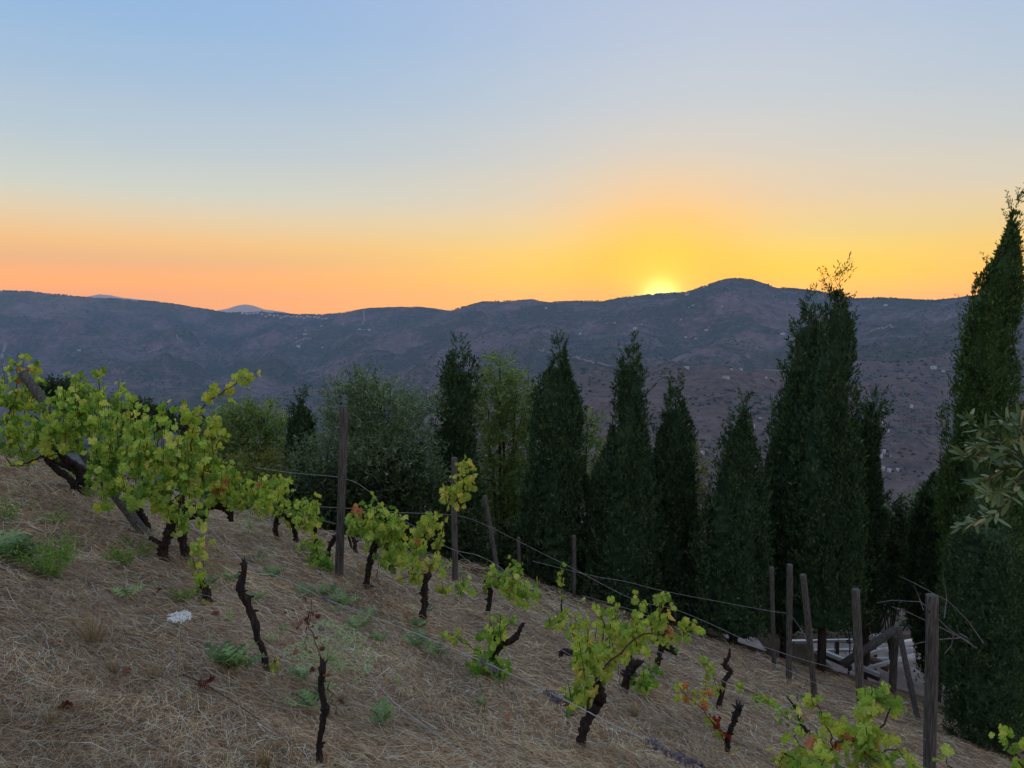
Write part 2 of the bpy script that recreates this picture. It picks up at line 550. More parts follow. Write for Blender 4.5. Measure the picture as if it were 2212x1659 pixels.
for nm in ('cyp', 'cyp_warm'):
    nt = M[nm].node_tree
    bs = [n_ for n_ in nt.nodes if n_.type == 'BSDF_PRINCIPLED'][0]
    bn = N(nt, 'ShaderNodeBump')
    bn.inputs['Strength'].default_value = 0.8
    bn.inputs['Distance'].default_value = 0.05
    nt.links.new(noise_fac(nt, 14, 4, 0.7), bn.inputs['Height'])
    nt.links.new(bn.outputs[0], bs.inputs['Normal'])

for nm, k in (('cyp', (3.2, 3.25, 3.1)), ('cyp_warm', (2.9, 3.2, 2.8)), ('straw', (3.6, 2.85, 1.95)), ('olive', (2.1, 2.3, 1.7)), ('willow', (2.4, 2.5, 2.9)), ('shrub', (1.7, 1.8, 1.6)),
              ('vine_green', (2.35, 2.05, 3.0)), ('vine_yellow', (1.85, 1.65, 2.8)), ('vine_dark', (2.2, 2.0, 2.4)), ('vine_mass', (2.2, 1.95, 3.0)), ('thistle', (2.3, 1.95, 1.35)), ('thistle_pale', (2.0, 1.9, 1.6)), ('olive_near', (1.7, 1.6, 1.7)), ('weed', (2.0, 1.9, 1.8)), ('tuft', (1.4, 1.3, 1.2)), ('far_tree', (1.5, 1.5, 1.6))):
    brighten(nm, k)

# near soil
m, nt, out = new_mat('soil under the straw')
f1 = noise_fac(nt, 1.1, 6, 0.7)
f2 = noise_fac(nt, 28, 6, 0.75)
ca = ramp(nt, f2, [(0.25, (0.045, 0.033, 0.025)), (0.40, (0.2, 0.14, 0.09)), (0.55, (0.42, 0.3, 0.19)), (0.8, (0.58, 0.44, 0.29))])
tq = N(nt, 'ShaderNodeTexCoord')
sq = N(nt, 'ShaderNodeSeparateXYZ')
nt.links.new(tq.outputs['Object'], sq.inputs[0])
litter_shade = mth(nt, 'SUBTRACT', sq.outputs[1], mth(nt, 'MULTIPLY', sq.outputs[0], 0.45))
litter_shade = mth(nt, 'ADD', litter_shade, mth(nt, 'MULTIPLY', noise_fac(nt, 0.9, 4, 0.6), 2.5))
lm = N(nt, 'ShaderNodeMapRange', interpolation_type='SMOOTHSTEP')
nt.links.new(litter_shade, lm.inputs[0])
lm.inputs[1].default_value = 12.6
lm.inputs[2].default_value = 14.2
ca = mixc(nt, lm.outputs[0], ca, mixc(nt, 1.0, ca, (0.2, 0.19, 0.17), 'MULTIPLY'))  # past the slope edge: dark leaf litter, with shade put into its colour
cb = mixc(nt, 1.0, ca, (0.62, 0.62, 0.62), 'MULTIPLY')
cc = mixc(nt, ramp(nt, f1, [(0.42, (0, 0, 0)), (0.62, (1, 1, 1))]), ca, cb)
b = N(nt, 'ShaderNodeBsdfPrincipled')
b.inputs['Roughness'].default_value = 1.0
b.inputs['Specular IOR Level'].default_value = 0.1
nt.links.new(cc, b.inputs['Base Color'])
bn = N(nt, 'ShaderNodeBump')
bn.inputs['Strength'].default_value = 0.9
bn.inputs['Distance'].default_value = 0.03
nt.links.new(noise_fac(nt, 22, 6, 0.75), bn.inputs['Height'])
nt.links.new(bn.outputs[0], b.inputs['Normal'])
nt.links.new(b.outputs[0], out.inputs[0])
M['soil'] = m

# hillside: dry earth, scrub, terraces
m, nt, out = new_mat('scrub hillside')
f1 = noise_fac(nt, 0.0035, 6, 0.65)
f2 = noise_fac(nt, 0.02, 6, 0.75)
earth = ramp(nt, f2, [(0.3, (0.13, 0.092, 0.085)), (0.5, (0.19, 0.135, 0.12)), (0.72, (0.28, 0.2, 0.175))])
scrub = ramp(nt, noise_fac(nt, 0.05, 4, 0.7), [(0.35, (0.045, 0.052, 0.034)), (0.65, (0.11, 0.105, 0.065))])
cover = mth(nt, 'ADD', mth(nt, 'MULTIPLY', f1, 0.6), mth(nt, 'MULTIPLY', noise_fac(nt, 0.035, 5, 0.8), 0.55))
cv = ramp(nt, cover, [(0.50, (0, 0, 0)), (0.60, (1, 1, 1))])
tq = N(nt, 'ShaderNodeTexCoord')
sq = N(nt, 'ShaderNodeSeparateXYZ')
nt.links.new(tq.outputs['Object'], sq.inputs[0])
# the nearer hill on the right is dry brown pasture
uq = mth(nt, 'DIVIDE', sq.outputs[0], mth(nt, 'MAXIMUM', sq.outputs[1], 1.0))
mq = mth(nt, 'MULTIPLY', mth(nt, 'LESS_THAN', sq.outputs[1], 2050.0), mth(nt, 'MULTIPLY', mth(nt, 'SUBTRACT', uq, 0.03), 12.0, True), True)
mq = mth(nt, 'MULTIPLY', mq, 0.75)
cvq = mth(nt, 'MULTIPLY', cv, mth(nt, 'SUBTRACT', 1.0, mq))
earth = mixc(nt, mq, earth, ramp(nt, noise_fac(nt, 0.03, 6, 0.75), [(0.35, (0.05, 0.042, 0.034)), (0.46, (0.12, 0.088, 0.07)), (0.62, (0.19, 0.132, 0.105)), (0.75, (0.25, 0.18, 0.14))]))
c = mixc(nt, cvq, earth, scrub)
t = N(nt, 'ShaderNodeTexCoord')
mp = N(nt, 'ShaderNodeMapping')
nt.links.new(t.outputs['Object'], mp.inputs[0])
mp.inputs['Scale'].default_value = (1, 1, 0.3)
vo = N(nt, 'ShaderNodeTexVoronoi')
vo.inputs['Scale'].default_value = 0.07
nt.links.new(mp.outputs[0], vo.inputs['Vector'])
dots = ramp(nt, vo.outputs['Distance'], [(0.22, (1, 1, 1)), (0.36, (0, 0, 0))])
df = mth(nt, 'MULTIPLY', dots, mth(nt, 'MULTIPLY', ramp(nt, noise_fac(nt, 0.012, 4, 0.6), [(0.45, (0.05, 0.05, 0.05)), (0.6, (0.8, 0.8, 0.8))]), 1.0))
c = mixc(nt, df, c, (0.024, 0.03, 0.02))
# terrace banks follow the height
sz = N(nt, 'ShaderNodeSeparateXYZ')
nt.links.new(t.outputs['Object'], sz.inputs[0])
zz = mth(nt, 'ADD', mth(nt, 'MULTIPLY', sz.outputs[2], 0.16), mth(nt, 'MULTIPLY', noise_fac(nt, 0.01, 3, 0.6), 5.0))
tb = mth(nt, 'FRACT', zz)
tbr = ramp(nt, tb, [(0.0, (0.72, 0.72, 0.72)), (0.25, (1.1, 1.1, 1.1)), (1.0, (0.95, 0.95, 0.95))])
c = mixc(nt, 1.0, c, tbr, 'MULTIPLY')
b = N(nt, 'ShaderNodeBsdfPrincipled')
b.inputs['Roughness'].default_value = 1.0
b.inputs['Specular IOR Level'].default_value = 0.0
nt.links.new(c, b.inputs['Base Color'])
nt.links.new(b.outputs[0], out.inputs[0])
M['hill'] = m


# ------------------------------------------------------------------ terrain
def near_ground(x, y):
    """the vineyard slope (metres relative to the eye)"""
    x = np.asarray(x, float)
    y = np.asarray(y, float)
    xe = 20 * np.tanh(x / 20)
    z = -1.533 - 0.353 * xe - 0.24 * y
    ye = np.interp(x, [-12, -5.7, -3.1, 0, 3.5, 8, 14], [7.2, 8.4, 10.4, 13.7, 15, 16.5, 19])
    e = np.maximum(y - ye, 0)
    z = z - 0.16 * e * e / (e + 3)
    # patio terrace levelled into the slope
    wx = np.clip((x - 4.0) / 1.2, 0, 1) * np.clip((16.5 - x) / 2.0, 0, 1)
    wy = np.clip((y - 16.2) / 1.4, 0, 1) * np.clip((23.5 - y) / 2.0, 0, 1)
    w = wx * wy
    w = w * w * (3 - 2 * w)
    z = z * (1 - w) + (-9.36) * w
    return z


def near_detail(x, y):
    return 0.035 * fbm(x * 1.3, y * 1.3, 3, 3) + 0.022 * fbm(x * 5, y * 5, 9, 3) + 0.05 * fbm(x * 0.5, y * 0.5, 31, 2)


def G(x, y):
    return float(near_ground(x, y) + near_detail(np.array([x], float), np.array([y], float))[0])


def on_ground(px, py, h=0.0):
    """where the ray through a picture point meets the slope (raised by h)"""
    d = pix_dir(px, py)
    d = d / d.y
    lo = 1.0
    Y = 1.0
    while Y < 60:
        if d.z * Y <= float(near_ground(d.x * Y, Y)) + h:
            break
        Y += 0.1
    lo, hi = Y - 0.1, Y
    for _ in range(12):
        mid = (lo + hi) / 2
        if d.z * mid <= float(near_ground(d.x * mid, mid)) + h:
            hi = mid
        else:
            lo = mid
    return d * hi


# near ground sheet
def nonuni(a, b, c, n1, n2, s):
    """dense between a and b, sparser out to c"""
    dense = np.linspace(a, b, n1)
    return dense


xs = np.concatenate([np.linspace(-40, -9, 32)[:-1], np.linspace(-9, 10, 330)[:-1], np.linspace(10, 40, 40)])
ys = np.concatenate([np.linspace(-40, 1.2, 30)[:-1], np.linspace(1.2, 9, 200)[:-1], np.linspace(9, 20, 140)[:-1], np.linspace(20, 42, 40)])
X, Y_ = np.meshgrid(xs, ys)
Z = near_ground(X, Y_) + near_detail(X, Y_)
V = np.stack([X.ravel(), Y_.ravel(), Z.ravel()], 1)
nx, ny = len(xs), len(ys)
ii = np.arange(nx * ny).reshape(ny, nx)
Fq = np.stack([ii[:-1, :-1].ravel(), ii[:-1, 1:].ravel(), ii[1:, 1:].ravel(), ii[1:, :-1].ravel()], 1)
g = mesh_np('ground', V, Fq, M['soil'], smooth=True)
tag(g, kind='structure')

# mountains: tents over ridge lines, then noise, then the skyline fitted
SKY = [(-500, 640), (-300, 632), (-120, 628), (0, 629), (60, 631), (110, 636), (200, 644), (270, 648), (330, 652), (380, 658), (440, 668), (490, 677), (560, 673), (640, 680), (700, 680), (740, 676),
       (800, 667), (850, 665), (900, 664), (975, 671), (1010, 662), (1040, 654), (1100, 651), (1150, 648), (1190, 653), (1240, 652), (1300, 651), (1340, 643), (1400, 638), (1480, 634), (1510, 624),
       (1540, 613), (1570, 604), (1590, 602), (1620, 604), (1650, 614), (1680, 622), (1740, 627), (1780, 631), (1820, 640), (1850, 648), (1900, 645), (1960, 647), (2020, 651), (2080, 643), (2150, 634), (2212, 625), (2400, 600), (2700, 610)]
RR = [(-500, 4600), (0, 4500), (490, 5000), (740, 4800), (1100, 4300), (1400, 4100), (1590, 3900), (1850, 3700), (2212, 3200), (2700, 2800)]


def P3(px, py, Y):
    p = at(px, py, Y)
    return (p.x, p.y, p.z)


main = [P3(px, py, float(np.interp(px, [a for a, _ in RR], [b for _, b in RR]))) for px, py in SKY]
spurs = [
    [P3(-200, 640, 4500), P3(-60, 730, 3700), P3(60, 820, 2900), P3(120, 900, 2200)],
    [P3(110, 636, 4600), P3(190, 715, 3900), P3(240, 790, 3200), P3(330, 870, 2500)],
    [P3(330, 652, 4800), P3(400, 730, 4000), P3(360, 800, 3200), P3(470, 875, 2500)],
    [P3(560, 673, 5000), P3(620, 735, 4200), P3(560, 800, 3300), P3(640, 880, 2500)],
    [P3(740, 676, 4800), P3(830, 730, 4000), P3(760, 800, 3100), P3(700, 875, 2400)],
    [P3(1040, 654, 4400), P3(1080, 700, 3600), P3(960, 765, 2900), P3(820, 850, 2250), P3(740, 905, 1900)],
    [P3(1240, 652, 4200), P3(1180, 700, 3500), P3(1080, 770, 2700), P3(960, 850, 2100)],
    [P3(1400, 638, 4100), P3(1390, 700, 3300), P3(1300, 770, 2500), P3(1200, 830, 2100)],
    [P3(1590, 602, 3900), P3(1620, 680, 3200), P3(1560, 745, 2600), P3(1480, 790, 2200)],
    [P3(1780, 631, 3750), P3(1800, 700, 3000), P3(1740, 760, 2400)],
    [P3(2020, 651, 3500), P3(1950, 710, 2800), P3(1880, 770, 2300)],
    [P3(2212, 625, 3200), P3(2140, 700, 2600), P3(2080, 770, 2100)],
]
nearhill = [
    [P3(1190, 868, 1500), P3(1250, 828, 1620), P3(1330, 804, 1680), P3(1480, 798, 1650), P3(1600, 800, 1700), P3(1720, 806, 1800), P3(1900, 800, 1900), P3(2080, 790, 1950), P3(2300, 780, 1950)],
    [P3(1480, 798, 1650), P3(1440, 860, 1350), P3(1400, 950, 1080)],
    [P3(1720, 806, 1800), P3(1700, 870, 1450), P3(1640, 950, 1150)],
    [P3(1950, 800, 1900), P3(1960, 870, 1500), P3(1980, 960, 1150)],
]
UG = np.concatenate([np.linspace(-1.45, -0.76, 50)[:-1], np.linspace(-0.76, 0.76, 470)[:-1], np.linspace(0.76, 1.45, 50)])
YG = np.concatenate([np.geomspace(41, 900, 70)[:-1], np.linspace(900, 2400, 170)[:-1], np.linspace(2400, 5400, 170)[:-1], np.linspace(5400, 5900, 5)])
UU, YY = np.meshgrid(UG, YG)
XX = UU * YY


def tents(lines, slope, X, Y):
    best = np.full(X.shape, -1e9)
    for ln in lines:
        for a, b in zip(ln[:-1], ln[1:]):
            dx, dy = b[0] - a[0], b[1] - a[1]
            L2 = dx * dx + dy * dy
            t = np.clip(((X - a[0]) * dx + (Y - a[1]) * dy) / L2, 0, 1)
            d = np.hypot(X - (a[0] + t * dx), Y - (a[1] + t * dy))
            h = a[2] + t * (b[2] - a[2]) - slope * d * d / (d + 60)
            best = np.logaddexp(best / 14, h / 14) * 14
    return best


WX = XX + 90 * fbm(XX / 500, YY / 500, 51, 3)
WY = YY + 90 * fbm(XX / 500, YY / 500, 61, 3)
Hm = tents([main] + spurs, 0.42, WX, WY)
Hn = tents(nearhill, 0.33, WX, WY)
nz = 165 * (ridged(XX / 620, YY / 620, 71, 4) - 0.5) + 12 * fbm(XX / 110, YY / 110, 81, 3) + 2.5 * fbm(XX / 30, YY / 30, 85, 2)
yr = np.interp(UU * F + CX, [a for a, _ in RR], [b for _, b in RR])
damp = np.clip(np.abs(YY - yr) / 700, 0.08, 1)
Hm = Hm + nz * damp
Hn = Hn + (46 * (ridged(XX / 300, YY / 300, 91, 4) - 0.5) + 8 * fbm(XX / 70, YY / 70, 95, 3))
base = -262 + 14 * fbm(XX / 400, YY / 400, 99, 3)
H = np.logaddexp(np.logaddexp(Hm / 10, Hn / 10), base / 10) * 10
# our own slope runs on down to the valley
xe = 20 * np.tanh(XX / 20)
e40 = near_ground(XX.clip(-40, 40), np.full_like(XX, 41.0))
Gs = e40 - 0.40 * (YY - 41) + 8 * fbm(XX / 90, YY / 90, 101, 3) * np.clip((YY - 41) / 60, 0, 1) - 0.3
H = np.maximum(H, Gs)
H[YY < 150] = Gs[YY < 150]
# fit the skyline column by column
tz = np.array([pix_dir(px, py).z / pix_dir(px, py).y for px, py in SKY])
tu = np.array([pix_dir(px, py).x / pix_dir(px, py).y for px, py in SKY])
target = np.interp(UG, tu, tz)
for it in range(3):
    el = H / YY
    el[YY < 2500] = -9
    mx = el.max(0)
    d = (target - mx)[None, :] * YY
    w = np.clip((YY - 1900) / 1500, 0, 1)
    w = w * w * (3 - 2 * w)
    H = H + d * w
V = np.stack([XX.ravel(), YY.ravel(), H.ravel()], 1)
ny, nx = XX.shape
ii = np.arange(nx * ny).reshape(ny, nx)
Fq = np.stack([ii[:-1, :-1].ravel(), ii[:-1, 1:].ravel(), ii[1:, 1:].ravel(), ii[1:, :-1].ravel()], 1)
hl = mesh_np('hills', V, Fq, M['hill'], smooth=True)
tag(hl, kind='structure')


def hill_at(px, py, ymin=300):
    """point of the hills seen at a picture point"""
    d = pix_dir(px, py)
    u, s = d.x / d.y, d.z / d.y
    k = int(np.clip(np.searchsorted(UG, u), 1, len(UG) - 1))
    t = (u - UG[k - 1]) / (UG[k] - UG[k - 1])
    hc = H[:, k - 1] * (1 - t) + H[:, k] * t
    el = hc / YG
    ok = np.where((el >= s) & (YG > ymin))[0]
    if len(ok) == 0:
        j = int(np.argmax(np.where(YG > 2500, el, -9)))
    else:
        j = int(ok[0])
    return Vector((u * YG[j], YG[j], hc[j]))


def hz(x, y):
    u = x / y
    k = np.clip(np.searchsorted(UG, u), 1, len(UG) - 1)
    j = np.clip(np.searchsorted(YG, y), 1, len(YG) - 1)
    tu_ = (u - UG[k - 1]) / (UG[k] - UG[k - 1])
    ty_ = (y - YG[j - 1]) / (YG[j] - YG[j - 1])
    return (H[j - 1, k - 1] * (1 - tu_) + H[j - 1, k] * tu_) * (1 - ty_) + (H[j, k - 1] * (1 - tu_) + H[j, k] * tu_) * ty_


# the wide valley floor all round, below everything
v = []
for r_, z_ in ((60, -60), (400, -285), (7600, -300)):
    for k in range(48):
        a = 2 * math.pi * k / 48
        v.append((r_ * math.cos(a), r_ * math.sin(a), z_))
f = []
for ring in range(2):
    for k in range(48):
        k2 = (k + 1) % 48
        f.append((ring * 48 + k, (ring + 1) * 48 + k, (ring + 1) * 48 + k2, ring * 48 + k2))
vf = MB().add(v, f).build('valley_floor', M['hill'])
tag(vf, kind='structure')

# the far mountains, pale
FAR = [(100, 690), (150, 664), (180, 637), (215, 630), (240, 633), (260, 637), (330, 645), (380, 653), (410, 662), (440, 668), (460, 667), (490, 662), (510, 655), (530, 652), (548, 655), (570, 663), (610, 668), (640, 675), (690, 677), (720, 680), (760, 681), (850, 700)]
UF = np.linspace((90 - CX) / F, (860 - CX) / F, 160)
FY = np.linspace(5950, 7000, 24)
UF2, FY2 = np.meshgrid(UF, FY)
tz = np.array([pix_dir(a, b_).z / pix_dir(a, b_).y for a, b_ in FAR])
tu = np.array([pix_dir(a, b_).x / pix_dir(a, b_).y for a, b_ in FAR])
top = np.interp(UF2, tu, tz) * 6500
fall = np.abs(FY2 - 6500) * 0.5
Zf = top - fall + 18 * (ridged(UF2 * 40, FY2 / 900, 111, 4) - 0.6) * np.clip(fall / 200, 0.12, 1) - 20
V = np.stack([(UF2 * FY2).ravel(), FY2.ravel(), Zf.ravel()], 1)
ny, nx = UF2.shape
ii = np.arange(nx * ny).reshape(ny, nx)
Fq = np.stack([ii[:-1, :-1].ravel(), ii[:-1, 1:].ravel(), ii[1:, 1:].ravel(), ii[1:, :-1].ravel()], 1)
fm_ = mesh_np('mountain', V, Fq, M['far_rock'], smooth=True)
tag(fm_, kind='structure')

# haze
HZ0, HZ1 = -310.0, 300.0
hb = MB()
hb.box((0, 0, (HZ0 + HZ1) / 2), (18200, 15400, HZ1 - HZ0))
hm, nt, out = new_mat('haze')
pv = N(nt, 'ShaderNodeVolumePrincipled')
pv.inputs['Color'].default_value = (0.40, 0.66, 1.0, 1)
pv.inputs['Density'].default_value = 7.5e-5
pv.inputs['Anisotropy'].default_value = 0.0
nt.links.new(pv.outputs[0], out.inputs['Volume'])
hz_o = hb.build('haze', hm)
tag(hz_o, kind='stuff')

# ------------------------------------------------------------------ trees and scrub on the hills (one mass)
ico_v = np.array([(0, 0, 1.0), (0.9, 0, 0.45), (0.28, 0.86, 0.5), (-0.73, 0.53, 0.42), (-0.73, -0.53, 0.5), (0.28, -0.86, 0.4), (0.55, 0.4, -0.1), (-0.2, 0.65, -0.15), (-0.68, 0, -0.1), (-0.2, -0.65, -0.1), (0.55, -0.4, -0.15)])
ico_f = np.array([(0, 1, 2), (0, 2, 3), (0, 3, 4), (0, 4, 5), (0, 5, 1), (1, 6, 2), (2, 7, 3), (3, 8, 4), (4, 9, 5), (5, 10, 1), (2, 6, 7), (3, 7, 8), (4, 8, 9), (5, 9, 10), (1, 10, 6)])


def blobs(pts, rad, name, seed, hgt=1.0):
    r_ = np.random.default_rng(seed)
    n = len(pts)
    a = r_.uniform(0, 6.28, n)
    ca, sa = np.cos(a), np.sin(a)
    base_v = ico_v[None] * (1 + r_.uniform(-0.3, 0.3, (n, len(ico_v), 1)))
    x = base_v[..., 0] * ca[:, None] - base_v[..., 1] * sa[:, None]
    y = base_v[..., 0] * sa[:, None] + base_v[..., 1] * ca[:, None]
    z = base_v[..., 2] * hgt
    vv = np.stack([x, y, z], -1) * rad[:, None, None] + pts[:, None, :]
    ff = ico_f[None] + (np.arange(n) * len(ico_v))[:, None, None]
    return vv.reshape(-1, 3), ff.reshape(-1, 3)


nT = 9000
yy = RNG.uniform(900, 5000, nT * 3)
uu = RNG.uniform(-0.72, 0.72, nT * 3)
xx = uu * yy
dens = fbm(xx / 260, yy / 260, 121, 4)
keep = (dens > RNG.uniform(-0.25, 0.55, len(xx)))
xx, yy = xx[keep][:nT], yy[keep][:nT]
zz_ = hz(xx, yy)
rad = RNG.uniform(2.2, 6.0, len(xx))
pv1, pf1 = blobs(np.stack([xx, yy, zz_ + rad * 0.1], 1), rad, 't', 5, 0.9)
# denser bushes on the nearer brown hill
y3 = RNG.uniform(700, 2050, 9000)
u3 = RNG.uniform(0.04, 0.70, 9000)
x3 = u3 * y3
k3 = fbm(x3 / 120, y3 / 120, 141, 4) > RNG.uniform(-0.1, 0.6, 9000)
x3, y3 = x3[k3], y3[k3]
r3 = RNG.uniform(1.2, 3.8, len(x3))
pv3, pf3 = blobs(np.stack([x3, y3, hz(x3, y3) + r3 * 0.2], 1), r3, 't', 8, 0.85)
pf1 = np.concatenate([pf1, pf3 + len(pv1)])
pv1 = np.concatenate([pv1, pv3])
# along the skyline
us = RNG.uniform(-0.72, 0.72, 5200)
ks = np.searchsorted(UG, us).clip(1, len(UG) - 1)
el = np.where(YY > 2500, H / YY, -9)
jm = el.argmax(0)
ysk = YG[jm[ks]] + RNG.uniform(-25, 10, len(us))
keep = fbm(us * 45, us * 0, 131, 3) > RNG.uniform(-0.5, 0.35, len(us))
us, ysk = us[keep], ysk[keep]
xsk = us * ysk
zsk = hz(xsk, ysk)
rs = RNG.uniform(2.2, 6.5, len(us)) * (0.7 + 0.6 * vnoise(us * 30, us * 0, 137))
pv2, pf2 = blobs(np.stack([xsk, ysk, zsk + rs * 0.35], 1), rs, 't', 6, 1.0)
V = np.concatenate([pv1, pv2])
Ft = np.concatenate([pf1, pf2 + len(pv1)])
o = mesh_np('hillside_scrub', V, Ft, M['far_tree'])
tag(o, 'dark scrub and small trees scattered over the far hillsides', 'scrub', kind='stuff')

# orchard rows on the right hand slope
V_, F_ = blobs(np.array([[0, 0, 0.0]]), np.array([1.0]), 'o', 3)
orch_me = None
ORD = ['first', 'second', 'third', 'fourth', 'fifth', 'sixth', 'seventh', 'eighth', 'ninth', 'tenth', 'eleventh', 'twelfth']
c0 = hill_at(1972, 905)
for i in range(10):
    for j in range(9):
        px = 1934 + i * 8.5 + random.uniform(-1, 1)
        py = 884 + j * 6.2 + i * 0.6 + random.uniform(-0.6, 0.6)
        p = hill_at(px, py)
        if orch_me is None:
            ob = mesh_np('orchard_tree', V_, F_, M['far_tree'])
            orch_me = ob.data
        else:
            ob = link('orchard_tree', orch_me)
        s = random.uniform(1.5, 2.2)
        ob.scale = (s, s, s)
        ob.rotation_euler = (0, 0, random.uniform(0, 6))
        ob.location = p
        tag(ob, 'small orchard tree on the red field, %s row from the top, %s from the left' % (ORD[j], ORD[i]), 'tree', 'orchard trees in rows on the red field')

# pines standing on the ridge beside the sunset
for i, (px, py, hh) in enumerate([(1451, 636, 13), (1456, 635, 15), (1462, 635, 14), (1468, 635, 12), (1476, 634, 15), (1519, 621, 13), (1538, 615, 12), (1660, 617, 14), (1297, 651, 11), (1264, 652, 11)]):
    p = hill_at(px, py + 3)
    p = Vector((p.x, p.y, float(hz(np.array([p.x]), np.array([p.y]))[0])))
    r0 = empty('ridge_pine', p)
    MB().tube([(0, 0, -3), (0.3, 0, hh * 0.5), (0, 0, hh * 0.8)], [0.8, 0.6, 0.3], 5).build('trunk', M['tree_bark'], r0)
    nb = 7
    pp = np.array([[random.uniform(-3, 3), random.uniform(-2, 2), hh * 0.72 + random.uniform(-2, 2)] for _ in range(nb)])
    vv, ff = blobs(pp, np.array([random.uniform(1.6, 3) for _ in range(nb)]), 'c', i, 0.7)
    mesh_np('crown', vv, ff, M['far_tree'], r0)
    where = ['leftmost of the pine clump on the ridge right of the sunset', 'second pine from the left in the ridge clump by the sunset', 'middle pine in the ridge clump right of the sunset', 'fourth pine in the ridge clump right of the sunset',
             'rightmost pine of the ridge clump beside the white ridge house', 'pine on the left flank of the ridge summit', 'pine just below the rounded ridge summit', 'pine right of the rounded ridge summit', 'small pine on the ridge left of the sunset', 'smallest lone pine on the ridge far left of the sunset'][i]
    tag(r0, where, 'tree', 'pines on the ridge skyline')

# tracks on the hillsides
for nm, pts_, w in (('dirt_track', [(1226, 776), (1243, 772), (1256, 778), (1281, 785), (1321, 791)], 7), ('dirt_track', [(1163, 759), (1180, 762), (1196, 765), (1215, 770)], 6),
                    ('dirt_track', [(768, 714), (785, 714), (800, 713)], 9), ('dirt_track', [(785, 672), (787, 690), (782, 704)], 8), ('dirt_track', [(553 + 120, 733), (660, 733), (641, 741)], 8),
                    ('dirt_track', [(320, 762), (338, 758), (350, 751)], 9), ('dirt_track', [(1870, 720), (1900, 712), (1930, 708)], 8), ('dirt_track', [(380, 728), (388, 736), (396, 745)], 7), ('dirt_track', [(1895, 907), (1905, 914), (1914, 928)], 5), ('dirt_track', [(1630, 800), (1700, 803), (1760, 801)], 5),
                    ('dirt_track', [(3, 775), (8, 760), (14, 745)], 12)):
    L = []
    for k in range(len(pts_) - 1):
        for t in np.linspace(0, 1, 8)[:-1 if k < len(pts_) - 2 else None]:
            L.append(hill_at(pts_[k][0] * (1 - t) + pts_[k + 1][0] * t, pts_[k][1] * (1 - t) + pts_[k + 1][1] * t))
    vs = []
    for k, p in enumerate(L):
        tdir = (L[min(k + 1, len(L) - 1)] - L[max(k - 1, 0)])
        sd_ = Vector((-tdir.y, tdir.x, 0)).normalized() * w / 2
        for s in (-1, 1):
            q = p + sd_ * s
            vs.append((q.x, q.y, float(hz(np.array([q.x]), np.array([q.y]))[0]) + 1.2))
    fs = [(2 * k, 2 * k + 2, 2 * k + 3, 2 * k + 1) for k in range(len(L) - 1)]
    o = MB().add(vs, fs).build(nm, M['track'])
    tag(o, kind='structure')


# ------------------------------------------------------------------ houses on the hills
def house(px, py, wpx, label, roof='flat', group=None, hpx=None, cat='house', name='farmhouse', windows=0, rot=None):
    p = hill_at(px, py + 1)
    m_per = p.y / F
    w = max(wpx * 0.85 * m_per, 4)
    h = (hpx * m_per) if hpx else min(max(w * 0.42, 3.2), 7.5)
    dpt = max(min(w * 0.6, 9), 4)
    r0 = empty(name, p + Vector((0, 0, -0.5)))
    yaw = -math.atan2(p.x, p.y) + (random.uniform(-0.35, 0.35) if rot is None else rot)
    r0.rotation_euler = (0, 0, yaw)
    mb = MB()
    mb.box((0, 0, h / 2 - 1), (w, dpt, h + 2))
    if wpx > 5:
        mb.box((w * 0.32, -dpt * 0.5 - 1.2, h * 0.3 - 1), (w * 0.3, 2.4, h * 0.6 + 2))
    mb.build('wall', M['house_white'], r0)
    if roof == 'tile':
        rb = MB()
        o_ = 0.4
        rb.add([(-w / 2 - o_, -dpt / 2 - o_, h), (w / 2 + o_, -dpt / 2 - o_, h), (w / 2 + o_, dpt / 2 + o_, h), (-w / 2 - o_, dpt / 2 + o_, h), (-w / 2 + dpt * 0.3, 0, h + dpt * 0.26), (w / 2 - dpt * 0.3, 0, h + dpt * 0.26)],
               [(0, 1, 5, 4), (1, 2, 5), (2, 3, 4, 5), (3, 0, 4), (3, 2, 1, 0)])
        rb.build('roof', M['roof_tile'], r0)
    else:
        MB().box((0, 0, h + 0.12), (w + 0.3, dpt + 0.3, 0.25)).build('roof', M['house_white'] if roof == 'flat' else M['roof_tile'], r0)
    for k in range(windows):
        MB().box((-w / 2 + w * (k + 0.7) / (windows + 0.4), -dpt / 2 - 0.02, h * 0.55), (w * 0.09, 0.1, h * 0.34)).build('window', M['window'], r0)
    tag(r0, label, cat, group)
    return r0


HG = 'white farmhouses scattered on the far hillsides'
house(1180, 667, 7, 'white farmhouse highest below the ridge left of the sunset glow', 'tile', HG)
house(1253, 725, 7, 'low white farmhouse alone on the slope above the double topped cypress', 'flat', HG)
house(1311, 698, 4, 'tiny white hut left of the longer pair under the sunset', 'flat', HG)
house(1328, 698, 6, 'white farmhouse beside a tiny hut under the sunset glow', 'flat', HG)
house(1386, 700, 5, 'small white house upper right of the slanted roof house', 'tile', HG)
house(1372, 711, 9, 'larger white house with sloping roof below the sunset', 'tile', HG, 5)
house(1488, 664, 3, 'smallest white hut of the pair below the summit', 'flat', HG)
house(1497, 663, 5, 'right hand white house of the pair below the summit', 'flat', HG)
house(1560, 663, 5, 'white house just below the rounded summit', 'flat', HG)
house(1471, 694, 5, 'pale house on the brown terraces below the summit', 'tile', HG)
house(1526, 715, 8, 'white house above the gully right of the centre slope', 'flat', HG)
house(1481, 730, 6, 'ruined pale house left of its twin in mid slope', 'flat', HG)
house(1503, 731, 6, 'ruined pale house right of its twin in mid slope', 'flat', HG)
house(1484, 637, 9, 'white house on the skyline beside the ridge pines', 'flat', HG)
house(1483, 795, 12, 'long white farmhouse on the crest of the nearer hill', 'flat', HG, 5, windows=2)
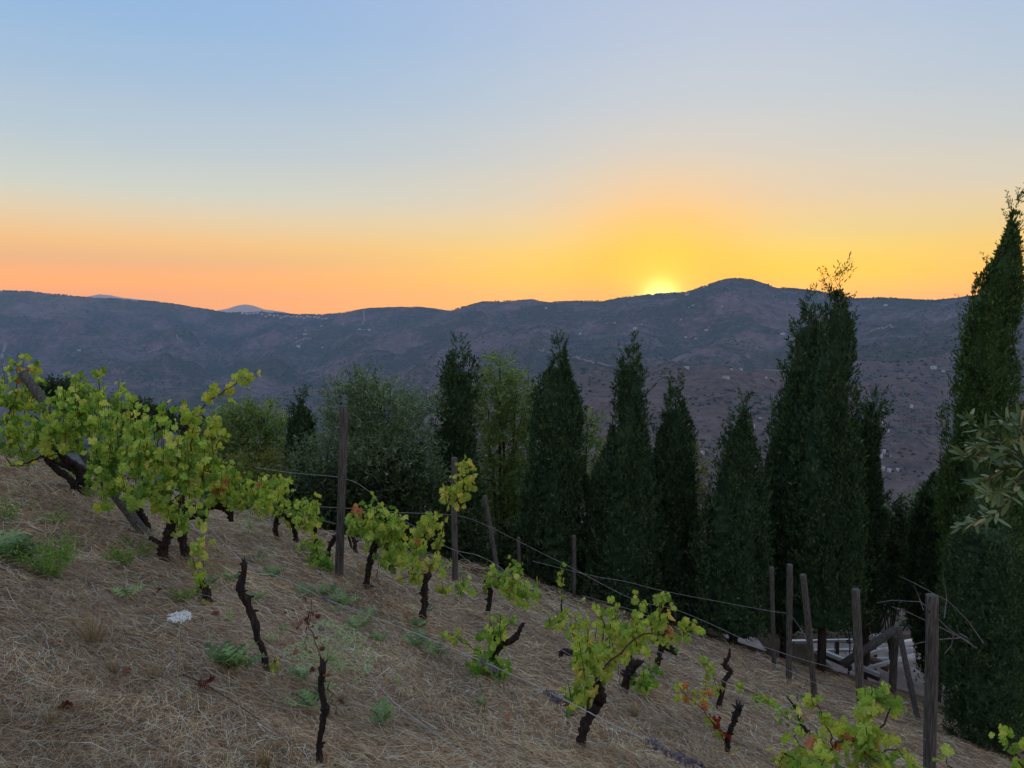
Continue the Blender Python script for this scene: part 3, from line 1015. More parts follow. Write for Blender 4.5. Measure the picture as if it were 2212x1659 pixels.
house(1580, 798, 6, 'white house on the near crest beside dark bushes', 'tile', HG)
house(1600, 799, 8, 'low grey house at the right end of the near crest group', 'flat', HG, 3)
house(1568, 820, 18, 'wide tan roofed farmhouse on the nearer hill above dark trees', 'tile', HG, 4, windows=3)
house(1655, 816, 5, 'small white hut right of the tan roofed farmhouse', 'flat', HG)
house(1625, 920, 12, 'white house in the valley behind the curled tip cypress', 'tile', HG, 5, windows=2)
house(1642, 907, 3, 'thin white hut above the valley house by the curled tip cypress', 'flat', HG, 5)
house(1556, 957, 9, 'white valley house left of the curled tip cypress', 'flat', HG, 4)
house(1518, 983, 12, 'low white valley house seen right of the third cypress', 'flat', HG, 4)
house(1691, 725, 10, 'white farmhouse left of the twin cypress crowns', 'flat', HG, 4)
house(1913, 661, 9, 'lone white farmhouse under the skyline between the tall cypresses', 'tile', HG, 3)
house(2016, 798, 12, 'white villa left of the round white shed near the tallest cypress', 'flat', HG, 6, windows=2)
house(2038, 804, 8, 'small white shed right of the villa near the tallest cypress', 'tile', HG, 4)
house(1918, 933, 8, 'white house at the top of the valley cluster below the orchard', 'flat', HG, 5)
house(1892, 936, 13, 'wide white house left of the small one below the orchard', 'flat', HG, 5)
house(1910, 976, 6, 'square white hut above the arcaded valley house', 'flat', HG, 6)
house(1898, 990, 18, 'two storey valley house with a row of dark arches', 'tile', HG, 9, windows=4)
house(1919, 992, 11, 'low tan roofed annexe right of the arcaded valley house', 'tile', HG, 5, windows=2)
house(1903, 1018, 17, 'big tan roofed barn lowest in the valley', 'tile', HG, 6)
house(1921, 1019, 9, 'white house between the barn and the last valley shed', 'flat', HG, 6)
house(1939, 1018, 7, 'rightmost white shed of the valley cluster', 'flat', HG, 4)
house(659, 723, 10, 'white farmhouse below the ridge village beside the smaller one above', 'flat', HG)
house(639, 731, 5, 'white hut lower left of the farmhouse under the village', 'flat', HG)
house(660, 714, 5, 'small white house directly under the village above the longer one', 'flat', HG)
house(695, 705, 6, 'white house under the right end of the ridge village', 'tile', HG)
house(645, 751, 10, 'white house with small tower on the slope under the village', 'tile', HG, 5)
house(697, 751, 5, 'tiny white house right of the towered one', 'flat', HG)
house(682, 795, 4, 'upper of three white huts low on the slope', 'flat', HG)
house(664, 803, 4, 'left of three white huts low on the slope', 'flat', HG)
house(678, 802, 4, 'right of three white huts low on the slope', 'flat', HG)
house(798, 714, 6, 'pale house at the right end of the short terrace track', 'flat', HG, 4)
house(777, 712, 6, 'pale house over the left end of the short terrace track', 'flat', HG, 3)
house(740, 700, 5, 'small pale house between village and terrace track', 'flat', HG)
house(171, 760, 8, 'pale farm on the dim left mountain above the vines', 'flat', HG, 3)
house(425, 758, 4, 'single white hut on the left mountain above the leafy shoot', 'flat', HG)
house(534, 733, 3, 'white speck of a hut left below the village', 'flat', HG)
house(1969, 880, 7, 'square white water tank above the orchard rows', 'flat', None, 7, 'water tank', 'water_tank')
vill = [524, 533, 540, 548, 556, 566, 575, 583, 592, 600, 607, 615, 621, 629, 636, 642, 650, 657, 664, 670, 680, 688, 697, 705]
for i, px in enumerate(vill):
    yb = np.interp(px, [520, 560, 600, 650, 705], [679, 678, 683, 684, 686])
    house(px, float(yb) + random.uniform(-0.5, 4.5), random.uniform(4.5, 8), 'white house of the ridge village, %s from its %s end' % ((ORD[i], 'left') if i < 12 else (ORD[23 - i], 'right')), 'flat' if i % 3 else 'tile', 'houses of the ridge village', random.uniform(2.2, 3.6))


# ------------------------------------------------------------------ trees near by
def diamonds(c, d, n, L, W, bend=0.0):
    """leaf-shaped quads: centre base c, direction d, side n"""
    a = c
    b = c + d * (L * 0.5)[:, None] + n * (W * 0.5)[:, None]
    e = c + d * L[:, None]
    f_ = c + d * (L * 0.5)[:, None] - n * (W * 0.5)[:, None]
    V = np.stack([a, b, e, f_], 1).reshape(-1, 3)
    k = np.arange(len(c)) * 4
    Q = np.stack([k, k + 1, k + 2, k + 3], 1)
    return V, Q


def unit(a):
    return a / np.maximum(np.linalg.norm(a, axis=-1, keepdims=True), 1e-9)


CG = 'cypresses along the lower edge of the vineyard'


def cypress(outline, Y, label, seed, mat='cyp', dens=1.0, wisp=0.0, name='cypress_tree', lean=0):
    """outline: (py, x left, x right) from the tip to the base"""
    r_ = np.random.default_rng(seed)
    ctr, rad, hs = [], [], []
    for py, xl, xr in outline:
        p = at((xl + xr) / 2, py, Y)
        ctr.append((p.x, p.y, p.z))
        rad.append((xr - xl) / 2 / F * Y)
        hs.append(p.z)
    ctr = np.array(ctr)
    rad = np.array(rad)
    hs = np.array(hs)
    o0 = np.argsort(hs)
    hs, ctr, rad = hs[o0], ctr[o0], rad[o0]
    zb = float(near_ground(ctr[0, 0], Y)) - 0.2
    root = empty(name, (ctr[0, 0], Y, zb))
    off = np.array([ctr[0, 0], Y, zb])
    ztop = hs[-1]
    zlow = hs[0]
    # trunk
    tp = [Vector((float(np.interp(z, hs, ctr[:, 0])) - off[0], 0, z - zb)) for z in np.linspace(zb - 0.2, ztop - 0.4, 8)]
    MB().tube(tp, list(np.linspace(0.105, 0.012, 8)), 8, 0.12, seed).build('trunk', M['tree_bark'], root, True)
    # crown shape: upright plumes around the stem
    ph = r_.uniform(0, 100)

    def R(z, a):
        base_r = np.interp(z, hs, rad) * (0.86 + 0.32 * vnoise(z * 1.1 + ph, np.floor(a / 1.05), seed + 5))
        n1 = vnoise(a * 1.3 + ph, z * 0.55 + ph * 2, seed)
        n1b = vnoise((a - 2 * math.pi) * 1.3 + ph, z * 0.55 + ph * 2, seed)
        wv = np.clip((a - math.pi) / math.pi, 0, 1)
        n1 = n1 * (1 - wv) + n1b * wv
        n2 = vnoise(a * 3.1 + ph, z * 1.4 + ph, seed + 3)
        return base_r * (0.68 + 0.36 * n1 + 0.2 * n2)

    # inner mass
    na, nz_ = 40, 90
    za = np.linspace(zlow, ztop - 0.6, nz_)
    aa = np.linspace(0, 2 * math.pi, na, endpoint=False)
    A, Zg = np.meshgrid(aa, za)
    Rg = R(Zg, A) * 0.64 * (1 + 0.2 * r_.uniform(-1, 1, A.shape))
    Rg[0] *= 0.05
    Rg[-1] *= 0.05
    Xg = np.interp(Zg, hs, ctr[:, 0]) + Rg * np.cos(A)
    Yg = Y + Rg * np.sin(A)
    Vc = np.stack([Xg.ravel(), Yg.ravel(), Zg.ravel()], 1) - off
    ii = np.arange(na * nz_).reshape(nz_, na)
    Qc = np.stack([ii[:-1].ravel(), np.roll(ii[:-1], -1, 1).ravel(), np.roll(ii[1:], -1, 1).ravel(), ii[1:].ravel()], 1)
    # foliage in small upright clumps over the surface, with hollows between them
    hgt = ztop - zlow
    k = Y / 16
    area = math.pi * 2 * hgt * rad.mean()
    nc = int(area * 46 * dens / (k * k)) + 160
    zc = zlow + (hgt - 0.16 * k) * r_.uniform(0, 1, nc * 3)
    keep = r_.uniform(0, 1, nc * 3) < (0.12 + 0.88 * np.interp(zc, hs, rad) / rad.max())
    zc = zc[keep][:nc]
    nc = len(zc)
    ac = r_.uniform(0, 2 * math.pi, nc)
    rc = R(zc, ac) * r_.choice([0.7, 0.82, 0.9, 0.94, 0.98, 1.02], nc)
    cx = np.interp(zc, hs, ctr[:, 0])
    CC = np.stack([cx + rc * np.cos(ac), Y + rc * np.sin(ac), zc - 0.1], 1) - off
    oc = np.stack([np.cos(ac), np.sin(ac), np.zeros(nc)], 1)
    AX = unit(oc * r_.uniform(0.0, 0.65, nc)[:, None] + np.array([0, 0, 1.0]) + r_.normal(0, 0.16, (nc, 3)))
    LN = r_.uniform(0.14, 0.42, nc) * k * np.clip(np.interp(zc, hs, rad) / 0.5, 0.45, 1)
    ns = 13
    tt = r_.uniform(0, 1, (nc, ns))
    lat = r_.normal(0, 1, (nc, ns, 3)) * (0.05 * k * (1.15 - tt))[..., None]
    C = (CC[:, None, :] + AX[:, None, :] * (LN[:, None] * tt)[..., None] + lat).reshape(-1, 3)
    D = unit((AX[:, None, :] + r_.normal(0, 0.42, (nc, ns, 3))).reshape(-1, 3))
    n = len(C)
    S = unit(np.cross(D, r_.normal(0, 1, (n, 3))))
    L = r_.uniform(0.05, 0.13, n) * k
    W = r_.uniform(0.02, 0.045, n) * k
    Vs, Qs = diamonds(C, D, S, L, W)
    parts_v = [Vc, Vs]
    parts_q = [Qc, Qs + len(Vc)]
    nb = len(Vc) + len(Vs)
    # upright plumes that make the outline lumpy
    npl = int(8 + hgt * 2.2)
    for i in range(npl):
        a0 = r_.uniform(0, 2 * math.pi)
        h = r_.uniform(0.9, 2.2) * k * (0.7 + 0.5 * rad.max())
        z0 = zlow + (hgt - h * 1.05) * r_.uniform(0.0, 1.0) ** 0.85
        m_ = int(430 * h * dens)
        t = r_.uniform(0, 1, m_) ** 0.9
        zz1 = z0 + h * t
        rloc = np.interp(zz1, hs, rad)
        R0 = float(np.interp(z0 + h * .3, hs, rad))
        rp = np.minimum(R0, rloc * 1.1 + 0.04) * r_.uniform(0.22, 0.38) * np.sin(np.pi * np.clip(t * 0.86 + 0.12, 0, 1)) ** 0.8
        cc_ = np.minimum(R0 * 0.74, rloc * 0.8 + 0.02) + 0.05 * t * rloc
        b1 = r_.uniform(0, 2 * math.pi, m_)
        q1_ = rp * r_.uniform(0.55, 1.05, m_)
        Cx = np.interp(zz1, hs, ctr[:, 0]) + cc_ * math.cos(a0) + q1_ * np.cos(b1)
        Cy = Y + cc_ * math.sin(a0) + q1_ * np.sin(b1)
        C1 = np.stack([Cx, Cy, zz1 - 0.05], 1) - off
        o1 = np.stack([np.cos(b1), np.sin(b1), np.zeros(m_)], 1)
        D1 = unit(o1 * r_.uniform(0, 0.75, m_)[:, None] + np.array([0, 0, 1.0]) + r_.normal(0, 0.3, (m_, 3)))
        S1 = unit(np.cross(D1, r_.normal(0, 1, (m_, 3))))
        v1, q1 = diamonds(C1, D1, S1, r_.uniform(0.05, 0.13, m_) * k, r_.uniform(0.02, 0.042, m_) * k)
        parts_v.append(v1)
        parts_q.append(q1 + nb)
        nb += len(v1)
    # side twigs sticking out, thin at the tip
    nt_ = int(9 + 46 * wisp)
    for i in range(nt_):
        if wisp and i % 2 == 0:
            z0 = ztop - (hgt * 0.16 * wisp + 0.3) * random.random() ** 1.2
        else:
            z0 = zlow + hgt * random.random() ** 0.7
        a0 = random.uniform(0, 6.28)
        r0_ = float(R(np.array([z0]), np.array([a0]))[0]) * 0.85
        p0 = np.array([float(np.interp(z0, hs, ctr[:, 0])) + r0_ * math.cos(a0), Y + r0_ * math.sin(a0), z0]) - off
        ln = random.uniform(0.25, 0.6) * k * (0.6 if wisp < 0.9 else 1.0)
        d0 = unit(np.array([math.cos(a0) * 0.55, math.sin(a0) * 0.55, 1.0]) + r_.normal(0, 0.15, 3))
        m_ = 22
        tt = np.linspace(0.1, 1, m_)
        Cc = p0 + d0 * (tt * ln)[:, None] + r_.normal(0, 0.012, (m_, 3))
        Dd = unit(d0 + r_.normal(0, 0.55, (m_, 3)))
        Ss = unit(np.cross(Dd, r_.normal(0, 1, (m_, 3))))
        v1, q1 = diamonds(Cc, Dd, Ss, r_.uniform(0.04, 0.11, m_) * k, r_.uniform(0.014, 0.03, m_) * k)
        parts_v.append(v1)
        parts_q.append(q1 + nb)
        nb += len(v1)
    cr = mesh_np('crown', np.concatenate(parts_v), np.concatenate(parts_q), M[mat], root)
    cr['kind'] = 'stuff'
    tag(root, label, 'tree', CG)
    return root


cypress([(855, 646, 654), (875, 634, 664), (905, 630, 674), (950, 625, 680), (1000, 622, 684), (1060, 620, 690), (1190, 618, 698)], 17, 'small short cypress at the left end of the row, beside the grey olive', 1, wisp=0.3)
cypress([(810, 786, 800), (835, 772, 812), (880, 760, 820), (1000, 755, 830), (1200, 750, 840)], 18.5, 'cypress half hidden inside the grey olive tree crown', 2)
cypress([(743, 985, 995), (765, 973, 1008), (800, 955, 1028), (840, 950, 1032), (880, 945, 1024), (930, 945, 1027), (980, 940, 1030), (1060, 938, 1040), (1260, 935, 1050)], 17, 'narrow cypress left of the tall pale green tree', 3, wisp=0.3)
cypress([(742, 1209, 1213), (765, 1201, 1220), (790, 1190, 1225), (830, 1172, 1238), (870, 1157, 1256), (940, 1150, 1262), (1000, 1145, 1265), (1100, 1128, 1275), (1310, 1120, 1290)], 16, 'broad cypress with a forked thin tip right of the pale green tree', 4, wisp=0.7)
cypress([(736, 1366, 1371), (760, 1348, 1378), (800, 1335, 1382), (850, 1325, 1393), (900, 1322, 1395), (960, 1314, 1397), (1020, 1290, 1402), (1100, 1274, 1415), (1340, 1265, 1430)], 15.6, 'slim cypress in the middle of the row right of the fork tipped one', 5, 'cyp', wisp=0.8)
cypress([(824, 1457, 1466), (850, 1448, 1472), (880, 1438, 1480), (920, 1425, 1492), (980, 1420, 1500), (1040, 1402, 1508), (1150, 1395, 1500), (1350, 1380, 1510)], 16.4, 'shorter cypress with a ragged right flank next to the slim one', 6, wisp=0.5)
cypress([(862, 1606, 1611), (890, 1602, 1612), (920, 1580, 1618), (950, 1566, 1626), (990, 1555, 1636), (1060, 1532, 1645), (1150, 1515, 1655), (1365, 1508, 1662)], 15.2, 'low cypress with a curled tip left of the big double cypress', 7, 'cyp', wisp=0.7)
cypress([(642, 1752, 1766), (665, 1740, 1772), (700, 1724, 1778), (760, 1708, 1780), (820, 1690, 1785), (900, 1668, 1790), (1000, 1650, 1780), (1100, 1640, 1770), (1362, 1640, 1750)], 16.4, 'left crown of the double cypress, second tallest pair', 8, wisp=0.6)
cypress([(600, 1804, 1812), (625, 1797, 1816), (655, 1790, 1824), (700, 1782, 1836), (800, 1758, 1840), (900, 1738, 1844), (1000, 1718, 1852), (1100, 1702, 1860), (1352, 1692, 1862)], 15.4, 'right taller crown of the double cypress with a wispy tip', 9, 'cyp', wisp=1.0)
cypress([(855, 1888, 1902), (880, 1868, 1912), (920, 1848, 1905), (980, 1842, 1890), (1050, 1842, 1900), (1100, 1845, 1905), (1250, 1850, 1900), (1340, 1850, 1890)], 17, 'stunted cypress leaning out right of the double cypress', 10, wisp=0.4)
cypress([(438, 2193, 2195), (480, 2186, 2194), (520, 2172, 2196), (560, 2152, 2200), (600, 2124, 2202), (660, 2102, 2194), (740, 2088, 2186), (850, 2072, 2186), (950, 2056, 2188), (1050, 2038, 2190), (1200, 2040, 2200), (1400, 2050, 2215), (1600, 2060, 2215)], 14.5, 'tallest cypress at the right edge leaning right', 12, 'cyp_warm', 1.0, wisp=1.4)
cypress([(1060, 2120, 2140), (1120, 2085, 2175), (1200, 2060, 2205), (1350, 2045, 2214), (1500, 2040, 2218), (1590, 2050, 2205), (1625, 2080, 2170)], 11.5, 'low dense cypress at the lower right behind the square topped post', 13, 'cyp', 1.0)
cypress([(1005, 2030, 2044), (1060, 2000, 2056), (1150, 1972, 2062), (1280, 1950, 2066), (1350, 1968, 2066), (1470, 1986, 2066)], 16.5, 'bushy cypress left of the tallest one', 14, 'cyp')
cypress([(850, 2208, 2218), (900, 2198, 2240), (1000, 2190, 2270), (1300, 2180, 2290), (1560, 2190, 2290)], 16.8, 'cypress cut off by the right picture edge', 15, 'cyp_warm')


def broadleaf(base_px, Y, blobs_, mat, label, seed, leafL=(0.05, 0.09), leafW=0.28, dens=1.0, name='olive_tree', group=None, bark='tree_bark', droop=0.0, cat='tree', tr=0.11):
    """blobs_: (px, py, dY, rx px, ry px)"""
    r_ = np.random.default_rng(seed)
    b0 = at(base_px, 1000, Y)
    zb = float(near_ground(b0.x, Y)) - 0.1
    root = empty(name, (b0.x, Y, zb))
    off = Vector((b0.x, Y, zb))
    cs = []
    for px, py, dy, rx, ry in blobs_:
        p = at(px, py, Y + dy)
        cs.append((p - off, rx / F * Y, ry / F * Y))
    hcrown = min(c[0].z for c in cs)
    fork = Vector((0, 0, max(0.6, hcrown * 0.45)))
    tb = MB().tube([(0, 0, -0.2), (0.05, 0, fork.z * 0.5), fork], [tr, tr * 0.85, tr * 0.7], 8, 0.1, seed)
    tb.build('trunk', M[bark], root, True)
    lb = MB()
    Vs, Qs = [], []
    nb = 0
    for c, rx, ry in cs:
        mid = fork.lerp(c, 0.55) + Vector((r_.uniform(-.15, .15), r_.uniform(-.15, .15), 0.1))
        lb.tube(smooth_line([fork, mid, c], 6), list(np.linspace(tr * 0.5, 0.015, 6)), 5, 0, seed)
        ntw = int(max(14, 760 * rx * ry * dens))
        for i in range(ntw):
            q = r_.normal(0, 1, 3)
            q = q / np.linalg.norm(q)
            rr = r_.uniform(0.3, 1.0) ** 0.6 * r_.choice([0.85, 1.0, 1.12, 1.3])
            p0 = np.array(c) + q * np.array([rx, rx * 0.9, ry]) * rr * 0.85
            d0 = unit(q * np.array([0.8, 0.8, 0.7]) + np.array([0, 0, 0.55 - droop]) + r_.normal(0, 0.35, 3))
            ln = r_.uniform(0.25, 0.5)
            m_ = 15
            tt = np.linspace(0.0, 1, m_)
            Cc = p0 + d0 * (tt * ln)[:, None] - np.array([0, 0, 1]) * (droop * 0.15 * tt ** 2)[:, None]
            Dd = unit(d0 + r_.normal(0, 0.8, (m_, 3)))
            Ss = unit(np.cross(Dd, r_.normal(0, 1, (m_, 3))))
            L = r_.uniform(leafL[0], leafL[1], m_) * 1.1
            v1, q1 = diamonds(Cc, Dd, Ss, L, L * leafW)
            Vs.append(v1)
            Qs.append(q1 + nb)
            nb += len(v1)
            if i % 14 == 0:
                st = np.array(c) + (p0 - np.array(c)) * 0.3
                lb.tube([Vector(st), Vector(p0), Vector(p0 + d0 * ln * 0.8)], [0.012, 0.007, 0.003], 3, 0, seed, cap=False)
    lb.build('limb', M[bark], root)
    cr = mesh_np('crown', np.concatenate(Vs), np.concatenate(Qs), M[mat], root)
    cr['kind'] = 'stuff'
    tag(root, label, cat, group)
    return root


TG = 'broadleaf trees behind the vineyard'
broadleaf(790, 15.5, [(790, 850, 0, 42, 38), (735, 850, 0.2, 30, 20), (840, 890, -0.3, 50, 45), (760, 920, 0, 55, 50), (880, 960, 0.2, 55, 55), (820, 990, -0.4, 65, 60), (720, 990, 0.3, 55, 60), (910, 1040, 0.3, 45, 60), (880, 900, .5, 30, 40), (925, 880, .5, 18, 30), (650, 1020, .3, 30, 40)],
          'olive', 'large grey green olive tree behind the tall post', 21, (0.06, 0.1), 0.24, 1.15, 'olive_tree', TG)
broadleaf(1085, 18, [(1080, 795, 0, 20, 26), (1070, 835, 0, 40, 32), (1115, 845, 0, 38, 32), (1055, 890, 0, 44, 45), (1128, 895, 0, 40, 45), (1090, 960, 0, 60, 50), (1070, 1040, 0, 55, 60), (1120, 1060, 0, 50, 60), (1090, 1140, 0, 60, 60), (1080, 1220, 0, 55, 40)],
          'willow', 'tall yellowish green feathery tree between two cypresses', 22, (0.08, 0.14), 0.2, 0.85, 'almond_tree', TG, droop=0.5)
broadleaf(550, 20, [(520, 900, 0, 36, 24), (570, 905, 0, 36, 28), (490, 930, 0, 36, 34), (550, 950, 0, 50, 40), (605, 950, 0, 32, 36), (510, 1000, 0, 50, 40), (580, 1020, 0, 50, 45), (540, 1070, 0, 70, 40), (620, 1060, 0, 40, 50), (460, 960, 0, 20, 40)],
          'willow', 'wide green tree behind the vines at the left', 23, (0.09, 0.15), 0.22, 0.75, 'almond_tree', TG, droop=0.4)
broadleaf(540, 16.5, [(500, 1010, 0, 30, 20), (560, 1015, 0, 40, 20), (600, 1000, 0.3, 25, 25), (680, 1060, 0.5, 18, 60), (690, 1150, .2, 14, 40)],
          'yellowing', 'yellowing bush at the foot of the wide green tree', 24, (0.07, 0.12), 0.2, 0.9, 'almond_bush', TG, droop=0.4, cat='bush', tr=0.04)
broadleaf(1275, 18, [(1270, 920, 0, 12, 30), (1285, 980, 0, 22, 30), (1265, 1030, 0, 22, 40), (1290, 1080, 0, 24, 50)],
          'willow', 'thin yellow green tree showing between the two middle cypresses', 25, (0.09, 0.14), 0.22, 0.8, 'almond_tree', TG, droop=0.4, tr=0.05)
broadleaf(1500, 17.5, [(1500, 985, 0, 18, 12), (1495, 1020, 0, 20, 30), (1490, 1080, 0, 20, 40), (1485, 1150, 0, 22, 50)],
          'yellowing', 'sparse yellowish tree right of the ragged cypress', 26, (0.09, 0.14), 0.22, 0.8, 'almond_tree', TG, droop=0.4, tr=0.05)
broadleaf(1905, 19, [(1880, 1120, 0, 25, 25), (1910, 1150, 0, 40, 40), (1950, 1180, 0, 35, 45), (1890, 1210, 0, 40, 45), (1930, 1250, 0, 45, 50), (1890, 1290, 0, 36, 30), (1950, 1290, 0, 32, 35), (1985, 1120, 0, 30, 50)],
          'olive', 'grey green shrub between the double cypress and the tallest one', 27, (0.06, 0.1), 0.26, 0.9, 'olive_bush', TG, cat='bush', tr=0.06)
broadleaf(1850, 17.2, [(1830, 1350, 0, 22, 18), (1860, 1345, 0.2, 24, 20), (1880, 1360, 0.4, 20, 18)],
          'shrub', 'small rounded green shrub behind the white railing', 28, (0.05, 0.09), 0.4, 1.3, 'garden_shrub', TG, cat='bush', tr=0.03)
broadleaf(120, 34, [(100, 850, 0, 30, 22), (130, 850, 0, 26, 20), (120, 880, 0, 48, 28), (150, 900, 0, 30, 30)],
          'shrub', 'dark round carob tree beyond the leaning post', 29, (0.1, 0.18), 0.45, 0.45, 'carob_tree', TG, tr=0.2)
broadleaf(320, 36, [(300, 890, 0, 26, 20), (335, 905, 0, 36, 20), (380, 920, 0, 40, 22), (430, 935, 0, 36, 26), (280, 920, 0, 40, 26)],
          'shrub', 'low dull green bushes beyond the large left vine', 30, (0.1, 0.18), 0.45, 0.4, 'scrub_bush', TG, cat='bush', tr=0.1)
SG = 'dark undergrowth shrubs along the vineyard edge'
for k, (bx, Y, bl_, lab) in enumerate([
    (1940, 18.0, [(1925, 1120, 0, 22, 30), (1965, 1150, 0, 28, 40), (1900, 1200, 0, 26, 36), (1940, 1230, 0, 34, 40), (1975, 1280, 0, 28, 40), (1905, 1290, 0, 28, 34)], 'dark shrub filling the gap left of the tallest cypress'),
    (1505, 17.4, [(1500, 1190, 0, 20, 40), (1505, 1260, 0, 24, 40), (1500, 1320, 0, 28, 36), (1650, 1250, 0, 26, 60), (1660, 1330, 0, 30, 30)], 'dark shrub in the gap left of the curled tip cypress'),
    (780, 14.9, [(720, 1075, 0, 50, 45), (780, 1080, 0, 50, 55), (840, 1085, 0, 50, 60), (900, 1100, 0, 45, 60), (700, 1130, 0, 50, 40), (820, 1140, 0, 60, 45), (870, 1030, 0.3, 40, 40)], 'dark undergrowth directly beneath the large olive crown'),
    (900, 15.2, [(860, 1180, 0, 40, 30), (920, 1190, 0, 45, 35), (980, 1200, 0, 45, 40), (1000, 1150, 0.5, 40, 40)], 'dark undergrowth between the tall post and the vine clad post'),
    (1120, 15.6, [(1080, 1230, 0, 45, 35), (1130, 1250, 0, 45, 35), (1180, 1270, 0, 40, 30), (1120, 1190, 0.5, 50, 40)], 'dark undergrowth behind the leaning slender post'),
    (1290, 15.0, [(1240, 1290, 0, 40, 30), (1290, 1310, 0, 40, 30), (1340, 1330, 0, 45, 30), (1280, 1260, 0.5, 50, 35)], 'dark undergrowth at the foot of the middle cypresses'),
    (1460, 14.8, [(1400, 1340, 0.5, 35, 30), (1450, 1350, 0.5, 35, 30), (1440, 1310, .8, 45, 40)], 'dark undergrowth at the foot of the ragged cypress'),
    (700, 15.5, [(650, 1160, 0, 40, 30), (720, 1170, 0, 45, 35), (790, 1180, 0, 45, 30), (600, 1110, 1, 50, 40)], 'dark undergrowth left of the tall post'),
]):
    broadleaf(bx, Y, bl_, 'shrub', lab, 40 + k, (0.06, 0.12), 0.4, 1.0, 'undergrowth_shrub', SG, cat='bush', tr=0.04)


# bushes covering the steep slope below the trees
r_ = np.random.default_rng(404)
Vs, Qs, nb = [], [], 0
for i in range(420):
    by = 21 * math.exp(r_.uniform(0, math.log(7.5)))
    bx = r_.uniform(-0.5, 0.95) * by
    if 4 < bx < 17 and by < 24.5:
        continue
    bz = float(near_ground(bx, by)) if by < 41 else float(hz(np.array([bx]), np.array([by]))[0])
    br = r_.uniform(0.7, 1.7) * (by / 30) ** 0.35
    m_ = 260
    q = unit(r_.normal(0, 1, (m_, 3)))
    q[:, 2] = np.abs(q[:, 2])
    C = np.array([bx, by, bz]) + q * np.array([br, br, br * 0.9]) * r_.uniform(0.55, 1, (m_, 1))
    D = unit(q + r_.normal(0, 0.6, (m_, 3)))
    S = unit(np.cross(D, r_.normal(0, 1, (m_, 3))))
    L = r_.uniform(0.12, 0.26, m_) * (by / 25) ** 0.6
    v1, q1 = diamonds(C, D, S, L, L * 0.45)
    Vs.append(v1)
    Qs.append(q1 + nb)
    nb += len(v1)
o = mesh_np('slope_scrub', np.concatenate(Vs), np.concatenate(Qs), M['shrub'])
tag(o, 'dark scrub covering the steep slope behind the cypress row', 'scrub', kind='stuff')

# ------------------------------------------------------------------ posts
PG = 'wooden trellis posts'


def post(top, bot, Y0, Y1, label, dia=0.088, seed=0, holes=(), name='trellis_post'):
    a = at(bot[0], bot[1], Y0)
    b_ = at(top[0], top[1], Y1)
    root = empty(name, a)
    d = (b_ - a)
    n = 22
    rr = random.Random(seed)
    pts, rad = [], []
    side = Vector((rr.uniform(-1, 1), rr.uniform(-1, 1), 0)).normalized()
    for i in range(n):
        t = i / (n - 1)
        pts.append(d * t + side * 0.006 * math.sin(t * 5 + seed))
        rad.append(dia / 2 * (1 + 0.03 * math.sin(t * 9 + seed) + 0.01 * rr.uniform(-1, 1)))
    pts = [pts[0] - d.normalized() * 0.35] + pts + [pts[-1] + d.normalized() * 0.006]
    rad = [rad[0]] + rad + [rad[-1] * 0.8]
    MB().tube(pts, rad, 16, 0.025, seed, furrow=0.02).build('shaft', M['post'], root, True)
    for (hx, hy) in holes:
        q = at(hx, hy, Y0)
        ax = d.normalized()
        on = a + ax * (q - a).dot(ax)
        off_ = (q - on)
        off_ = off_ - ax * off_.dot(ax)
        lat = Vector((off_.x, 0, 0))
        lat = lat.normalized() * min(lat.length, dia * 0.36) if lat.length > 1e-4 else Vector((0, 0, 0))
        fy = math.sqrt(max((dia / 2) ** 2 - lat.length ** 2, 1e-6))
        cpos = on - a + lat + Vector((0, -fy - 0.001, 0))
        h_ = MB().tube([cpos + Vector((0, 0.006, 0)), cpos], 0.0055, 8)
        h_.v = [(v_[0], v_[1], cpos.z + (v_[2] - cpos.z) * 1.8) for v_ in h_.v]
        h_.build('peg_hole', M['hole'], root)
    tag(root, label, 'post', PG)
    return root


def gy(px, py):
    return on_ground(px, py).y


post((743, 878), (733, 1247), gy(733, 1247), gy(733, 1247), 'tall upright post with paired peg holes in front of the olive', 0.088, 1, [(735, 1007), (742, 1005), (731, 1196), (738, 1196)])
yB = gy(983, 1262)
post((981, 989), (983, 1262), yB, yB, 'upright post wrapped in a climbing yellow green vine', 0.088, 2, [(979, 995), (986, 1133)])
post((1048, 1071), (1074, 1234), 12.6, 12.6, 'slender post leaning left, right of the vine clad post', 0.078, 3)
post((1120, 1161), (1122, 1245), 14.2, 14.2, 'short grey post nearly lost in the dark undergrowth', 0.07, 4)
post((1240, 1157), (1240, 1262), 14.0, 14.0, 'thin dark post against the undergrowth left of the middle vines', 0.075, 5)
post((1667, 1225), (1673, 1500), 13.4, 13.2, 'thinnest post of the trio, furthest left by the railing', 0.08, 6)
post((1706, 1220), (1704, 1474), gy(1704, 1474), gy(1704, 1474) - .2, 'straight post between the thinnest one and the left leaning one', 0.095, 7)
post((1735, 1242), (1764, 1545), 10.2, 10.0, 'post leaning to the left at the right side of the straight one', 0.085, 8, [(1740, 1270)])
post((1848, 1273), (1863, 1590), 8.9, 8.9, 'thick post in front of the white railing', 0.098, 9, [(1858, 1440)])
post((2012, 1286), (2009, 1755), 5.75, 5.75, 'square topped thick post, nearest at the lower right', 0.096, 10, [(2003, 1318)])
post((1941, 1354), (1981, 1550), gy(1981, 1550), gy(1981, 1550) + 0.6, 'post tilted left beside the nearest post', 0.1, 11)
post((1934, 1372), (1928, 1482), 15.2, 15.2, 'dark upright post under the diagonal log', 0.15, 12)
post((48, 806), (322, 1164), gy(322, 1164), gy(322, 1164) + 0.6, 'long weathered post leaning far left through the big vine', 0.086, 13, [(72, 834)])
root = empty('log', at(1820, 1436, 15.0))
